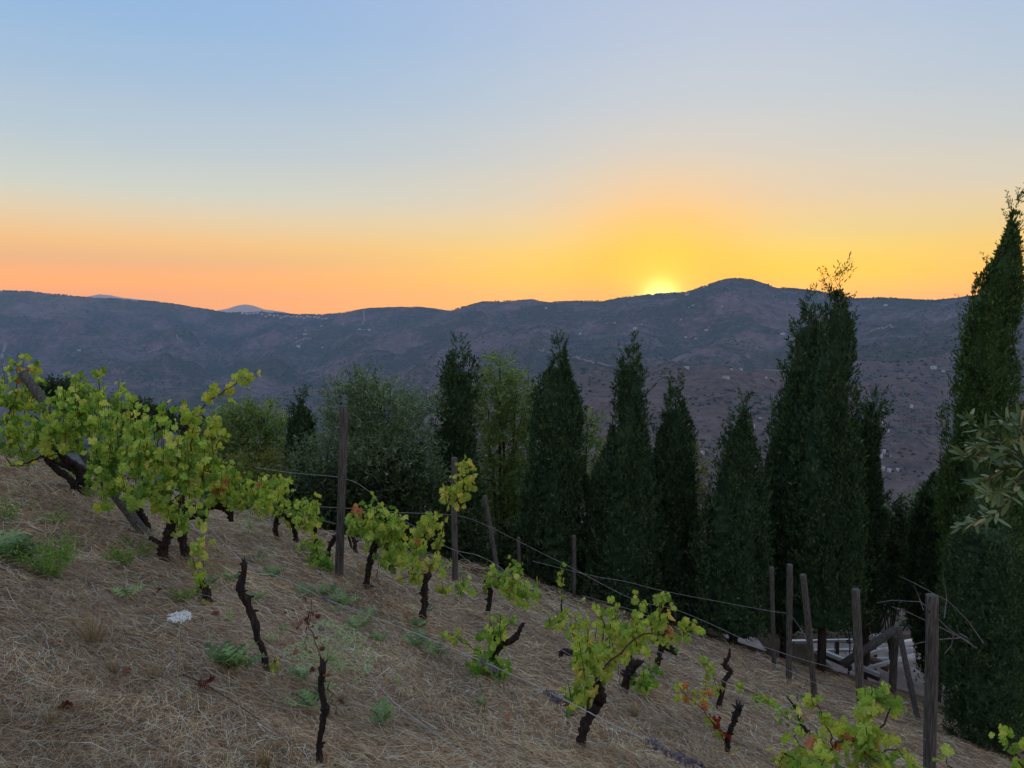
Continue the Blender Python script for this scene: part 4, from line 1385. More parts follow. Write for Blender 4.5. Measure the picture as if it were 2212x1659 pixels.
MB().tube([(0, 0, 0), at(1880, 1396, 14.9) - root.location, at(1936, 1358, 14.8) - root.location], [0.085, 0.085, 0.08], 12, 0.03, 5).build('shaft', M['post'], root, True)
tag(root, 'diagonal log propped from the ground onto the dark upright post', 'log')

# ------------------------------------------------------------------ patio and timber frame on it
patio = MB()
patio.box((10.75, 19.0, -9.32), (4.3, 3.4, 0.16))
patio.box((6.75, 21.4, -9.32), (0.9, 2.4, 0.16))
tag(patio.build('patio', M['paving']), kind='structure')

wf = empty('timber_frame', at(1860, 1420, 17.5))
o_ = wf.location


def wb(a, b_, w, h, name, mat):
    MB().beam(at(*a) - o_, at(*b_) - o_, w, h).build(name, M[mat], wf)


Yf = 19.0
wb((1757, 1385, Yf), (1935, 1381, Yf), 0.07, 0.07, 'rail', 'white_paint')
wb((1759, 1406, Yf), (1975, 1402, Yf), 0.08, 0.07, 'rail', 'white_paint')
wb((1705, 1386, Yf), (1757, 1385, Yf), 0.1, 0.07, 'rail', 'white_paint')
wb((1808, 1385, Yf), (1807, 1415, Yf), 0.09, 0.09, 'upright', 'brown_wood')
wb((1931, 1382, Yf), (1929, 1440, Yf), 0.12, 0.12, 'upright', 'brown_wood')
wb((1777, 1407, 17.6), (1900, 1458, 16.6), 0.1, 0.09, 'beam', 'white_paint')
wb((1777, 1413, 17.66), (1900, 1465, 16.66), 0.10, 0.13, 'beam', 'brown_wood')
wb((1874, 1444, 17.0), (1975, 1415, 19.0), 0.075, 0.08, 'beam', 'white_paint')
wb((1868, 1415, 17.4), (1975, 1387, 19.6), 0.075, 0.08, 'beam', 'white_paint')
wb((1872, 1381, 17.4), (1903, 1371, 18.6), 0.12, 0.09, 'beam', 'white_paint')
wb((1938, 1391, 18.6), (1975, 1384, 19.6), 0.12, 0.09, 'beam', 'white_paint')
wb((1874, 1382, 17.4), (1872, 1444, 17.2), 0.13, 0.13, 'upright', 'brown_wood')
wb((1837, 1412, 17.3), (1838, 1432, 17.3), 0.12, 0.12, 'upright', 'white_paint')
wb((1848, 1410, 17.0), (1850, 1448, 16.9), 0.16, 0.12, 'upright', 'white_paint')
wb((1890, 1424, 18.2), (1975, 1422, 18.8), 0.08, 0.07, 'rail', 'white_paint')
tag(wf, 'unfinished timber frame with white topped rails and beams over the pale patio', 'timber frame')
root = empty('log', at(1866, 1419, 18.0))
MB().tube([(0, 0, 0), at(1892, 1429, 17.9) - root.location, at(1920, 1444, 17.7) - root.location], [0.1, 0.1, 0.1], 12, 0.02, 6).build('shaft', M['log_wood'], root, True)
tag(root, 'peeled reddish log lying inside the white timber frame', 'log')
# dead twigs at the right
dt = empty('dead_branch', at(2110, 1400, 9.5))
o_ = dt.location
for pts_ in ([(2110, 1400), (2070, 1375), (2010, 1345), (1960, 1322), (1925, 1310)], [(2100, 1392), (2050, 1360), (2000, 1310), (1990, 1300), (1925, 1297), (1895, 1302)], [(2125, 1390), (2090, 1340), (2050, 1300), (1980, 1262), (1942, 1244)],
             [(1995, 1318), (1985, 1290), (1975, 1268)], [(2040, 1335), (2045, 1290), (2036, 1240)], [(2075, 1378), (2020, 1382), (1975, 1391)], [(2060, 1372), (2055, 1395), (2040, 1412)], [(2090, 1378), (2072, 1368), (2066, 1350)]):
    MB().tube([at(a, b_, 9.5 + 0.1 * math.sin(i * 2.1)) - o_ for i, (a, b_) in enumerate(pts_)], list(np.linspace(0.008, 0.003, len(pts_))), 5).build('twig', M['tendril'], dt)
tag(dt, 'bare grey twigs sticking out of the low dense cypress', 'branch')


# ------------------------------------------------------------------ vine leaves
def grape_leaf(seed, mat, curl=0.25):
    rr = random.Random(seed)
    # radius by angle from the tip (0) round to the stalk notch (180)
    prof = [(0, 1.0), (9, 0.86), (16, 0.92), (25, 0.76), (33, 0.84), (43, 0.9), (50, 0.98), (58, 0.84), (66, 0.86), (76, 0.72), (86, 0.8), (97, 0.78), (106, 0.86), (118, 0.72), (130, 0.76), (146, 0.66), (160, 0.6), (173, 0.25)]
    pts = []
    S = 0.052
    fold = rr.uniform(0.1, 0.75)
    full = [(-a, r) for a, r in reversed(prof[1:])] + prof
    for a, r in full:
        r = r * (1 + rr.uniform(-0.07, 0.07)) * S
        an = math.radians(a)
        x, y = math.sin(an) * r, math.cos(an) * r
        z = -curl * (x * x + y * y) / S * rr.uniform(0.6, 1.5) + fold * abs(x) * rr.uniform(0.6, 1.1) + 0.006 * rr.uniform(-1, 1)
        pts.append((x, y, z))
    vs = [(0, 0, 0)] + pts
    fs = [(0, i, i + 1) for i in range(1, len(pts))]
    mb = MB().add(vs, fs)
    # stalk
    mb.add([(0.0009, 0, -0.001), (-0.0009, 0, -0.001), (0, -0.045, -0.006)], [(0, 1, 2)])
    return mb.mesh('leaf', mat)


LEAF = {k: [grape_leaf(i * 7 + hash(k) % 1 + len(k), M[m_], c) for i, c in enumerate((0.15, 0.35, 0.6, 0.25, 0.9, 0.5, 0.05, 0.75))]
        for k, m_ in (('g', 'vine_green'), ('y', 'vine_yellow'), ('d', 'vine_dark'), ('o', 'vine_orange'), ('r', 'vine_red'), ('b', 'dead_leaf'))}


def leaf_matrix(p, size, droop, rr):
    # the tip points down and outwards, the blade faces sideways and up
    tip = Vector((rr.gauss(0, 0.55), rr.gauss(-0.15, 0.55), -droop + rr.gauss(0, 0.3))).normalized()
    nn = Vector((rr.gauss(0, 0.6), rr.gauss(-0.55, 0.6), 0.5 + rr.gauss(0, 0.4)))
    nn = (nn - tip * nn.dot(tip)).normalized()
    xx_ = tip.cross(nn)
    mt = Matrix((xx_, tip, nn)).transposed().to_4x4()
    s = size * 0.93 * rr.choice((0.45, 0.65, 0.85, 0.95, 1.05, 1.2))
    return rr.choice(LEAF['g']), Matrix.Translation(p) @ mt @ Matrix.Diagonal((s * rr.uniform(.85, 1.1), s, s, 1))


def place_leaf(root, p, kind, size, droop=0.8, rr=random, name='leaf'):
    o = bpy.data.objects.new(name, rr.choice(LEAF[kind]))
    col.objects.link(o)
    o.parent = root
    o.matrix_basis = leaf_matrix(p, size, droop, rr)[1]
    return o


def gnarl(pts, rads, n=26, seed=0, knob=0.25):
    """a twisted old vine trunk along pts"""
    rr = random.Random(seed)
    line = smooth_line(pts, n)
    R_ = [np.interp(i / (n - 1), np.linspace(0, 1, len(rads)), rads) for i in range(n)]
    R_ = [r * 0.8 * (1 + knob * (0.6 * math.sin(i * 1.7 + seed) * math.sin(i * 0.63 + seed * 2) + rr.uniform(-0.35, 0.45))) for i, r in enumerate(R_)]
    line = [p + Vector((rr.uniform(-1, 1), rr.uniform(-1, 1), 0)) * R_[i] * 0.28 for i, p in enumerate(line)]
    return line, R_


VG = 'grape vines on the slope'


def kindpick(mix, rr):
    t = rr.random() * sum(mix.values())
    for k, w in mix.items():
        t -= w
        if t <= 0:
            return k
    return 'g'


def vine(base, label, trunks, canes=(), blobs_=(), mix=None, size=1.0, seed=0, Y=None, stubs=0, grapes=(), group=VG, droop=0.85, maxleaf=292, cane_mat='cane'):
    """base: picture point on the ground; trunks: list of ([(px,py,dY)...], [radii]); canes: ([(px,py,dY)..], n leaves, r0); blobs_: (px,py,rx,ry,n,dY,depth)"""
    rr = random.Random(seed * 31 + 5)
    mix = mix or {'g': 0.7, 'y': 0.25, 'd': 0.05}
    if Y is None:
        g0 = on_ground(base[0], base[1])
        Y = g0.y
    else:
        g0 = at(base[0], base[1], Y)
    root = empty('grape_vine', g0)
    n_leaf = 0
    extra = []
    head = None
    for i, (pl, rl) in enumerate(trunks):
        pts = [at(a, b_, Y + c) - g0 for a, b_, c in pl]
        if (pl[0][0], pl[0][1]) == tuple(base):
            pts[0] = Vector((0, 0, -0.08))
        line, R_ = gnarl(pts, rl, 30, seed + i)
        mb = MB().tube(line, R_, 11, 0.10, seed + i, furrow=0.16)
        # knots and snags
        for s in range(3 + stubs):
            k = rr.randrange(4, 29)
            dd = Vector((rr.gauss(0, 1), rr.gauss(0, 1), rr.uniform(0.0, 0.8))).normalized()
            mb.tube([line[k], line[k] + dd * R_[k] * 1.3, line[k] + dd * R_[k] * rr.uniform(1.7, 2.6)], [R_[k] * 0.6, R_[k] * 0.45, R_[k] * 0.15], 6, 0.2, s)
        if stubs:
            for s in range(stubs):
                dd = Vector((rr.gauss(0, 0.6), rr.gauss(0, 0.5), 1)).normalized()
                mb.tube([line[-2], line[-1] + dd * R_[-1] * 1.0, line[-1] + dd * R_[-1] * rr.uniform(1.5, 2.8)], [R_[-1] * 0.7, R_[-1] * 0.4, R_[-1] * 0.08], 5, 0.25, s)
        mb.build('trunk', M['bark'], root, True)
        head = line[-1]
    for ci, cdef in enumerate(canes):
        pl, nl, r0 = cdef[0], cdef[1], cdef[2]
        kmix = cdef[3] if len(cdef) > 3 else mix
        pts = [at(a, b_, Y + c) - g0 for a, b_, c in pl]
        line = smooth_line(pts, 16)
        line = [p + Vector((rr.gauss(0, 0.006), rr.gauss(0, 0.012), rr.gauss(0, 0.006))) for p in line]
        MB().tube(line, list(np.linspace(r0, max(r0 * 0.35, 0.0018), 16)), 6, 0.08, ci).build('cane', M[cane_mat], root, True)
        for j in range(nl):
            t = rr.random() ** 0.8 * 15
            k = min(int(t), 14)
            p = line[k].lerp(line[k + 1], t - k) + Vector((rr.gauss(0, 0.03), rr.gauss(0, 0.04), rr.gauss(0, 0.03) - 0.01))
            sz_ = size * (1.1 - 0.3 * t / 15)
            if n_leaf < maxleaf:
                place_leaf(root, p, kindpick(kmix, rr), sz_, droop, rr)
                n_leaf += 1
            else:
                extra.append(leaf_matrix(p, sz_, droop, rr))
    for bd in blobs_:
        px, py, rx, ry, nl, dY, dep = bd[:7]
        kmix = bd[7] if len(bd) > 7 else mix
        nsh = max(1, nl // 9)
        for s in range(nsh):
            # a shoot rising through the blob
            a0 = px + rr.uniform(-1, 1) * rx * 0.85
            w_ = math.sqrt(max(0.05, 1 - ((a0 - px) / rx) ** 2))
            y0 = py + ry * w_ * rr.uniform(0.1, 1.0)
            y1 = py - ry * w_ * rr.choice((0.1, 0.5, 0.8, 1.0, 1.2))
            a1 = a0 + rr.gauss(0, rx * 0.2)
            d0 = dY + rr.uniform(-1, 1) * dep
            p0 = at(a0, y0, Y + d0) - g0
            p1 = at((a0 + a1) / 2 + rr.gauss(0, 5), (y0 + y1) / 2, Y + d0 + rr.gauss(0, 0.05)) - g0
            p2 = at(a1, y1, Y + d0 + rr.gauss(0, 0.08)) - g0
            line = smooth_line([p0, p1, p2], 9)
            MB().tube(line, list(np.linspace(0.0042, 0.0018, 9)), 4, 0, s, cap=False).build('cane', M[cane_mat if rr.random() < 0.6 else 'cane_green'], root)
            for j in range(11):
                t = rr.random() * 8
                k = min(int(t), 7)
                p = line[k].lerp(line[k + 1], t - k) + Vector((rr.gauss(0, 0.04), rr.gauss(0, 0.05), rr.gauss(0, 0.03)))
                if n_leaf < maxleaf:
                    place_leaf(root, p, kindpick(kmix, rr), size * (1.15 - 0.4 * t / 8), droop, rr)
                    n_leaf += 1
                else:
                    extra.append(leaf_matrix(p, size * (1.1 - 0.4 * t / 8), droop, rr))
    for (gx_, gy_, dy, k) in grapes:
        c = at(gx_, gy_, Y + dy) - g0
        vv, ff = blobs(np.array([[c.x + rr.gauss(0, 0.018), c.y + rr.gauss(0, 0.018), c.z - abs(rr.gauss(0, 0.035))] for _ in range(k)]), np.full(k, 0.0085), 'g', seed)
        mesh_np('grape_bunch', vv, ff, M['grape'], root, True)
    if extra:
        vs_, fs_, nb_ = [], [], 0
        for me_, mt_ in extra:
            vs_ += [tuple(mt_ @ v_.co) for v_ in me_.vertices]
            fs_ += [tuple(i_ + nb_ for i_ in p_.vertices) for p_ in me_.polygons]
            nb_ += len(me_.vertices)
        fo = MB().add(vs_, fs_).build('foliage', M['vine_mass'], root)
        fo['kind'] = 'stuff'
    tag(root, label, 'grapevine', group)
    return root


# big left hand mass
mixL = {'g': 0.68, 'y': 0.16, 'd': 0.15, 'o': 0.008}
vine((188, 1046), 'leftmost vine filling the left edge above a thick slanting trunk',
     [([(188, 1046, 0), (165, 1020, 0), (130, 1000, 0), (90, 983, 0)], [0.05, 0.045, 0.04, 0.035])],
     [([(90, 985, 0), (60, 1000, 0), (25, 1005, -0.1), (18, 975, -.1)], 6, 0.012), ([(20, 900, -0.3), (35, 840, -0.3), (38, 790, -0.3), (40, 762, -0.3)], 20, 0.006), ([(35, 820, -.3), (60, 800, -.3), (85, 790, -.3)], 16, 0.005, {'y': 0.8, 'g': .3, 'o': 0.15})],
     [(30, 850, 50, 75, 130, -0.3, 0.25), (45, 930, 65, 60, 130, -0.5, 0.25), (115, 945, 60, 45, 90, -0.7, 0.15)], mixL, 1.0, 1, Y=7.7)
vine((175, 1060), 'second vine from the left with two thick trunks crossing low',
     [([(175, 1060, 0), (150, 1035, 0), (120, 1012, 0.05), (98, 990, 0)], [0.045, 0.04, 0.04, 0.03]), ([(190, 1050, 0), (170, 1015, 0.1), (140, 990, 0), (122, 965, 0)], [0.05, 0.05, 0.045, 0.03])],
     [([(200, 984, 0), (150, 975, 0), (110, 985, 0), (75, 992, 0)], 8, 0.01), ([(170, 950, -.2), (178, 880, -.2), (172, 830, -.2), (170, 808, -.2)], 18, 0.006), ([(205, 920, -.2), (215, 850, -.2), (212, 805, -.2), (215, 795, -.2)], 22, 0.006), ([(120, 900, -.2), (112, 870, -.2), (130, 850, -.2)], 14, 0.005)],
     [(135, 915, 50, 65, 120, -0.85, 0.15), (195, 890, 50, 85, 130, -0.6, 0.2), (165, 850, 30, 45, 40, -.6, .15)], mixL, 1.0, 2, Y=7.4)
vine((330, 1180), 'large central vine of the left mass carrying green grapes',
     [([(330, 1180, 0), (318, 1140, 0.1), (300, 1100, 0.1), (290, 1050, 0)], [0.04, 0.035, 0.04, 0.035])],
     [([(255, 1000, -.1), (262, 930, -.1), (258, 870, -.1), (262, 835, -.1)], 24, 0.006), ([(290, 960, -.1), (285, 900, -.1), (280, 860, -.1)], 14, 0.005)],
     [(255, 960, 62, 110, 200, -0.4, 0.25), (225, 1040, 42, 50, 80, -0.5, 0.15, {'g': 0.7, 'd': 0.4})], mixL, 1.05, 3, Y=6.7, grapes=[(238, 975, -.45, 40), (222, 1000, -.45, 30)])
vine((354, 1212), 'vine with a black bent trunk in the left mass, leftmost of the trunk pair',
     [([(354, 1212, 0), (355, 1180, 0), (372, 1140, 0), (375, 1110, 0)], [0.05, 0.045, 0.05, 0.045]), ([(353, 1178, 0), (343, 1172, 0), (325, 1162, 0.1)], [0.03, 0.02, 0.022])],
     [([(340, 1000, 0), (345, 930, 0), (352, 890, 0), (353, 872, 0)], 16, 0.006, {'d': 0.4, 'g': 0.6}), ([(375, 1110, 0), (355, 1070, 0), (335, 1040, 0)], 8, 0.008)],
     [(335, 980, 62, 95, 180, 0.0, 0.25), (330, 1060, 60, 50, 90, -0.1, 0.2)], mixL, 1.0, 4)
vine((402, 1212), 'vine throwing one long leafy shoot up to the right',
     [([(402, 1212, 0), (397, 1170, 0), (393, 1130, 0), (398, 1100, 0), (385, 1070, 0)], [0.05, 0.042, 0.045, 0.06, 0.05]), ([(398, 1110, 0), (420, 1105, 0), (440, 1100, 0.1)], [0.06, 0.07, 0.04])],
     [([(395, 1060, -.1), (408, 1010, -.1), (414, 960, -.1), (416, 900, -.1)], 26, 0.011, {'y': 0.5, 'g': 0.5, 'o': 0.05}), ([(420, 900, -.1), (438, 880, -.1), (470, 855, -.1), (500, 838, -.1), (530, 815, -.1), (553, 800, -.1)], 42, 0.007, {'y': 0.75, 'g': 0.35}),
      ([(416, 905, -.1), (405, 880, -.1), (395, 865, -.1)], 16, 0.005, {'y': 0.8, 'g': 0.3}), ([(435, 980, -.1), (455, 930, -.1), (465, 890, -.1)], 20, 0.006, {'y': 0.7, 'g': 0.3}), ([(440, 1030, 0), (470, 960, 0), (485, 935, 0)], 18, 0.006, {'y': 0.7, 'g': 0.3}),
      ([(375, 1060, -.3), (360, 1090, -.4), (385, 1150, -.4)], 14, 0.006, {'y': 0.4, 'g': 0.6})],
     [(410, 1010, 60, 70, 150, -.05, 0.2), (450, 960, 30, 60, 45, 0, .15, {'y': .7, 'g': .4}), (400, 1100, 45, 50, 50, -0.35, 0.12, {'g': 0.6, 'y': 0.4})], mixL, 1.0, 5)
vine((430, 1118), 'spreading vine with salmon coloured leaves at the right end of the left mass',
     [([(430, 1118, 0), (450, 1095, 0), (490, 1100, 0), (500, 1125, 0)], [0.05, 0.045, 0.04, 0.03])],
     [([(440, 1090, 0), (480, 1075, 0), (530, 1080, 0), (570, 1090, 0)], 30, 0.008), ([(455, 1050, -.2), (465, 1035, -.2), (470, 1052, -.2)], 10, 0.005, {'o': 1.0})],
     [(475, 1050, 60, 50, 110, 0, 0.3), (545, 1070, 60, 45, 120, 0, 0.3)], {'g': 0.55, 'y': 0.42, 'd': 0.05, 'o': 0.01}, 1.0, 6, Y=7.2)
vine((600, 1165), 'low vine just left of the tall post, thick with small yellow green leaves',
     [([(600, 1165, 0), (595, 1140, 0), (600, 1115, 0)], [0.04, 0.035, 0.03]), ([(640, 1170, 0), (632, 1130, 0), (610, 1110, 0)], [0.035, 0.035, 0.03])],
     [([(600, 1080, 0), (615, 1050, 0), (620, 1025, 0)], 22, 0.006)],
     [(590, 1080, 50, 50, 110, 0, 0.25), (640, 1110, 50, 40, 110, 0, 0.25)], {'g': 0.6, 'y': 0.4}, 0.95, 7)
vine((712, 1232), 'small vine with dark green leaves on the left of the tall post foot',
     [([(712, 1232, 0), (708, 1205, 0), (716, 1175, 0), (728, 1158, 0)], [0.03, 0.028, 0.03, 0.035]), ([(690, 1195, 0.2), (682, 1165, 0.2), (680, 1140, 0.2)], [0.035, 0.03, 0.03])],
     [([(705, 1225, -.1), (690, 1210, -.1), (680, 1175, -.1)], 22, 0.004, {'d': 0.6, 'g': 0.4}), ([(695, 1180, 0), (670, 1165, 0), (650, 1180, 0)], 16, 0.004, {'y': 0.8, 'o': 0.1})],
     [(693, 1210, 22, 26, 54, -.1, 0.1, {'d': 0.6, 'g': 0.5}), (670, 1110, 30, 36, 60, 0.1, 0.2)], None, 0.9, 8)
vine((768, 1192), 'bare arching vine trunk behind the tall post',
     [([(768, 1192, 0), (765, 1165, 0), (752, 1143, 0), (740, 1152, 0)], [0.035, 0.035, 0.045, 0.03]), ([(760, 1188, 0.1), (755, 1165, 0.1), (750, 1145, 0)], [0.02, 0.02, 0.03])],
     [([(755, 1140, 0), (775, 1120, 0), (790, 1105, 0)], 8, 0.004)], [(775, 1120, 20, 30, 20, 0.0, 0.1, {'d': 0.3, 'g': .7})], None, 0.9, 9)
vine((791, 1274), 'broad leafy vine right of the tall post with a few orange red leaves',
     [([(791, 1274, 0), (795, 1235, 0), (805, 1195, 0), (812, 1170, 0)], [0.045, 0.038, 0.045, 0.04]), ([(845, 1232, 0.6), (838, 1195, 0.6), (832, 1160, 0.5)], [0.03, 0.03, 0.03])],
     [([(770, 1130, 0), (768, 1100, 0), (772, 1088, 0)], 8, 0.004, {'o': 1}), ([(812, 1170, 0), (825, 1120, 0), (835, 1090, 0)], 18, 0.006), ([(820, 1265, 0), (815, 1240, 0), (818, 1200, 0)], 0, 0.006)],
     [(820, 1135, 50, 48, 125, 0, 0.22), (860, 1165, 50, 42, 95, 0, 0.22), (782, 1130, 24, 35, 36, 0.05, .1, {'g': 0.6, 'd': 0.4}), (835, 1200, 45, 32, 40, 0, 0.2)], {'g': 0.72, 'y': 0.25, 'o': 0.006}, 1.12, 10)
vine((912, 1346), 'vine on a straight black trunk climbing over the second upright post',
     [([(912, 1346, 0), (916, 1300, 0), (918, 1265, 0), (925, 1240, 0)], [0.045, 0.038, 0.036, 0.045])],
     [([(925, 1240, 0), (945, 1190, 0.3), (960, 1130, 0.6), (975, 1060, 0.8), (1000, 1010, 0.9), (1003, 992, 0.9)], 40, 0.008, {'y': 1}), ([(990, 1110, 0.8), (1008, 1060, 0.8), (1020, 1030, 0.9)], 26, 0.005, {'y': 1}), ([(965, 1090, 0.6), (962, 1060, 0.6), (966, 1050, .6)], 9, 0.004, {'y': 1}),
      ([(1010, 1000, 0.8), (1018, 1020, 0.8), (1020, 1035, 0.8)], 9, .003, {'y': 1}), ([(925, 1240, 0), (895, 1240, 0), (860, 1255, 0)], 22, 0.005, {'y': 1})],
     [(930, 1130, 30, 42, 54, 0.2, 0.2, {'y': 0.9, 'g': 0.2}), (910, 1215, 45, 34, 60, 0, 0.2), (985, 1065, 25, 50, 36, 0.8, 0.12, {'y': 1}), (985, 1270, 35, 30, 30, 0.3, 0.2)], {'y': 0.7, 'g': 0.35}, 0.92, 11)
vine((1050, 1330), 'vine behind the wire right of the vine clad post, leaves trailing right',
     [([(1050, 1330, 0), (1057, 1300, 0), (1060, 1275, 0), (1050, 1255, 0)], [0.04, 0.034, 0.036, 0.03])],
     [([(1060, 1260, 0), (1100, 1235, 0), (1130, 1215, 0)], 24, 0.005), ([(1060, 1260, 0), (1110, 1275, 0), (1160, 1290, 0)], 24, 0.005)],
     [(1085, 1255, 50, 42, 110, 0, 0.25), (1135, 1285, 35, 30, 50, 0, 0.25)], {'g': 0.8, 'y': 0.3}, 0.95, 12)
vine((1214, 1330), 'thin upright shoot against the dark undergrowth',
     [([(1214, 1330, 0), (1213, 1310, 0), (1214, 1295, 0)], [0.018, 0.015, 0.012])],
     [([(1214, 1295, 0), (1212, 1260, 0), (1218, 1215, 0)], 16, 0.004, {'y': .6, 'g': 0.5})], [(1205, 1350, 22, 20, 30, -0.5, 0.15, {'y': .5, 'g': .5})], None, 0.9, 13)
vine((1066, 1464), 'small bushy vine with fresh green leaves round its foot',
     [([(1066, 1464, 0), (1068, 1430, 0), (1072, 1400, 0), (1070, 1365, 0)], [0.035, 0.03, 0.028, 0.018]), ([(1070, 1410, 0), (1090, 1390, -.05), (1112, 1378, -.1), (1130, 1346, -.1)], [0.028, 0.03, 0.03, 0.016])],
     [([(1066, 1430, 0), (1030, 1405, 0), (985, 1378, 0), (968, 1372, 0)], 20, 0.005, {'y': 0.5, 'g': 0.6}), ([(1070, 1390, 0), (1060, 1350, 0), (1060, 1320, 0)], 12, 0.004), ([(1075, 1390, 0), (1095, 1350, 0), (1105, 1325, 0)], 10, 0.004)],
     [(1060, 1440, 30, 30, 54, -.05, 0.12, {'d': 0.8, 'g': 0.4}), (1075, 1380, 35, 45, 27, 0, .15)], {'d': 0.3, 'g': 0.7}, 0.92, 14)
vine((1255, 1613), 'central vine with a thick S shaped trunk and a long arching cane',
     [([(1255, 1613, 0), (1262, 1570, 0), (1285, 1530, 0), (1297, 1505, 0), (1288, 1478, 0)], [0.042, 0.038, 0.036, 0.048, 0.04])],
     [([(1268, 1545, 0), (1280, 1480, -.05), (1310, 1440, -.1), (1345, 1402, -.1), (1385, 1375, -.1), (1425, 1372, -.1), (1470, 1368, -.1), (1500, 1362, -.1)], 26, 0.009, {'y': 0.8, 'g': 0.3}),
      ([(1422, 1372, -.1), (1425, 1340, -.1), (1428, 1300, -.1), (1425, 1280, -.1)], 24, 0.006, {'y': 0.8, 'g': 0.3}), ([(1410, 1375, -.1), (1402, 1330, -.1), (1385, 1290, -.1)], 14, 0.005, {'g': 0.8, 'y': .3}), ([(1430, 1374, -.1), (1455, 1355, -.1), (1450, 1380, -.1)], 12, 0.004, {'y': 1, 'o': .1}), ([(1472, 1368, -.1), (1490, 1350, -.1), (1510, 1350, -.1)], 10, 0.003, {'y': 1}),
      ([(1285, 1480, 0), (1300, 1400, 0), (1300, 1340, 0), (1285, 1290, 0)], 22, 0.006), ([(1280, 1500, 0), (1250, 1450, 0), (1245, 1400, 0)], 14, 0.005), ([(1300, 1400, 0), (1325, 1345, 0), (1330, 1300, 0)], 20, 0.005)],
     [(1285, 1420, 45, 65, 90, 0, 0.16), (1345, 1370, 45, 40, 54, 0, 0.16), (1255, 1500, 28, 40, 18, 0, 0.1)], {'g': 0.65, 'y': 0.42, 'o': 0.008}, 0.92, 15)
vine((1345, 1494), 'split jagged vine stump behind the central vine',
     [([(1345, 1494, 0), (1355, 1468, 0), (1366, 1440, 0)], [0.045, 0.045, 0.06])],
     [([(1362, 1470, 0), (1385, 1460, 0), (1400, 1490, 0)], 18, 0.006), ([(1355, 1490, 0), (1362, 1440, 0), (1356, 1400, 0)], 0, 0.007), ([(1340, 1480, 0), (1335, 1450, 0), (1342, 1430, 0)], 0, 0.004)],
     [(1395, 1475, 26, 26, 36, 0, 0.15)], {'g': 0.9, 'd': 0.2}, 0.95, 16, stubs=7)
vine((1205, 1422), 'fallen twisted vine wood left of the central vine',
     [([(1232, 1464, 0), (1222, 1445, 0), (1208, 1432, 0), (1203, 1442, -.05)], [0.02, 0.03, 0.035, 0.02]), ([(1208, 1428, 0), (1214, 1408, 0), (1232, 1410, 0), (1262, 1418, 0), (1300, 1428, 0)], [0.025, 0.03, 0.04, 0.03, 0.02])],
     [], [(1225, 1340, 45, 24, 54, 0.8, 0.3, {'y': .5, 'g': .5}), (1255, 1370, 35, 18, 20, 0.5, 0.2)], None, 0.9, 17)
vine((1412, 1443), 'crooked black vine with a drooping side arm right of the central one',
     [([(1412, 1443, 0), (1424, 1418, 0), (1430, 1395, 0), (1420, 1385, 0), (1404, 1381, 0)], [0.045, 0.04, 0.045, 0.045, 0.03]), ([(1430, 1392, 0), (1445, 1400, 0), (1462, 1415, 0)], [0.05, 0.055, 0.015])],
     [([(1405, 1440, 0), (1403, 1420, 0), (1405, 1400, 0)], 0, 0.004)], [(1420, 1450, 30, 18, 27, -0.4, 0.1, {'d': 1}), (1465, 1395, 20, 16, 14, 0, 0.2)], None, 0.9, 18, stubs=2)
vine((1551, 1531), 'tall zigzag vine with a thin leafy arm reaching right',
     [([(1551, 1531, 0), (1560, 1490, 0), (1568, 1465, 0), (1580, 1450, 0), (1566, 1438, 0), (1574, 1420, 0), (1577, 1402, 0)], [0.04, 0.034, 0.032, 0.03, 0.034, 0.022, 0.012])],
     [([(1572, 1472, 0), (1610, 1490, -.1), (1650, 1510, -.3), (1690, 1540, -.6), (1730, 1560, -.9)], 40, 0.006, {'d': .5, 'g': .7, 'y': .2}), ([(1550, 1490, 0), (1535, 1450, 0), (1520, 1420, 0)], 18, 0.004, {'y': 0.6, 'g': 0.4}), ([(1560, 1490, 0), (1548, 1470, 0), (1530, 1440, 0), (1510, 1400, 0)], 14, 0.004, {'y': 0.6, 'g': 0.4})],
     [], None, 0.92, 19, stubs=2)
vine((1573, 1632), 'stump vine with a club head and a cane of red and orange leaves',
     [([(1573, 1632, 0), (1572, 1600, 0), (1580, 1570, 0), (1590, 1545, 0), (1597, 1532, 0)], [0.034, 0.026, 0.026, 0.03, 0.035])],
     [([(1570, 1618, 0), (1555, 1580, 0), (1520, 1540, 0), (1480, 1500, 0), (1462, 1475, 0)], 22, 0.005, {'y': 0.6, 'o': 0.5}), ([(1560, 1588, 0), (1548, 1560, 0), (1542, 1550, 0)], 7, 0.003, {'r': 1}), ([(1515, 1535, 0), (1520, 1500, 0), (1527, 1475, 0)], 16, 0.003, {'y': 0.7, 'o': 0.4})],
     [], {'y': 1}, 0.85, 20, stubs=5)
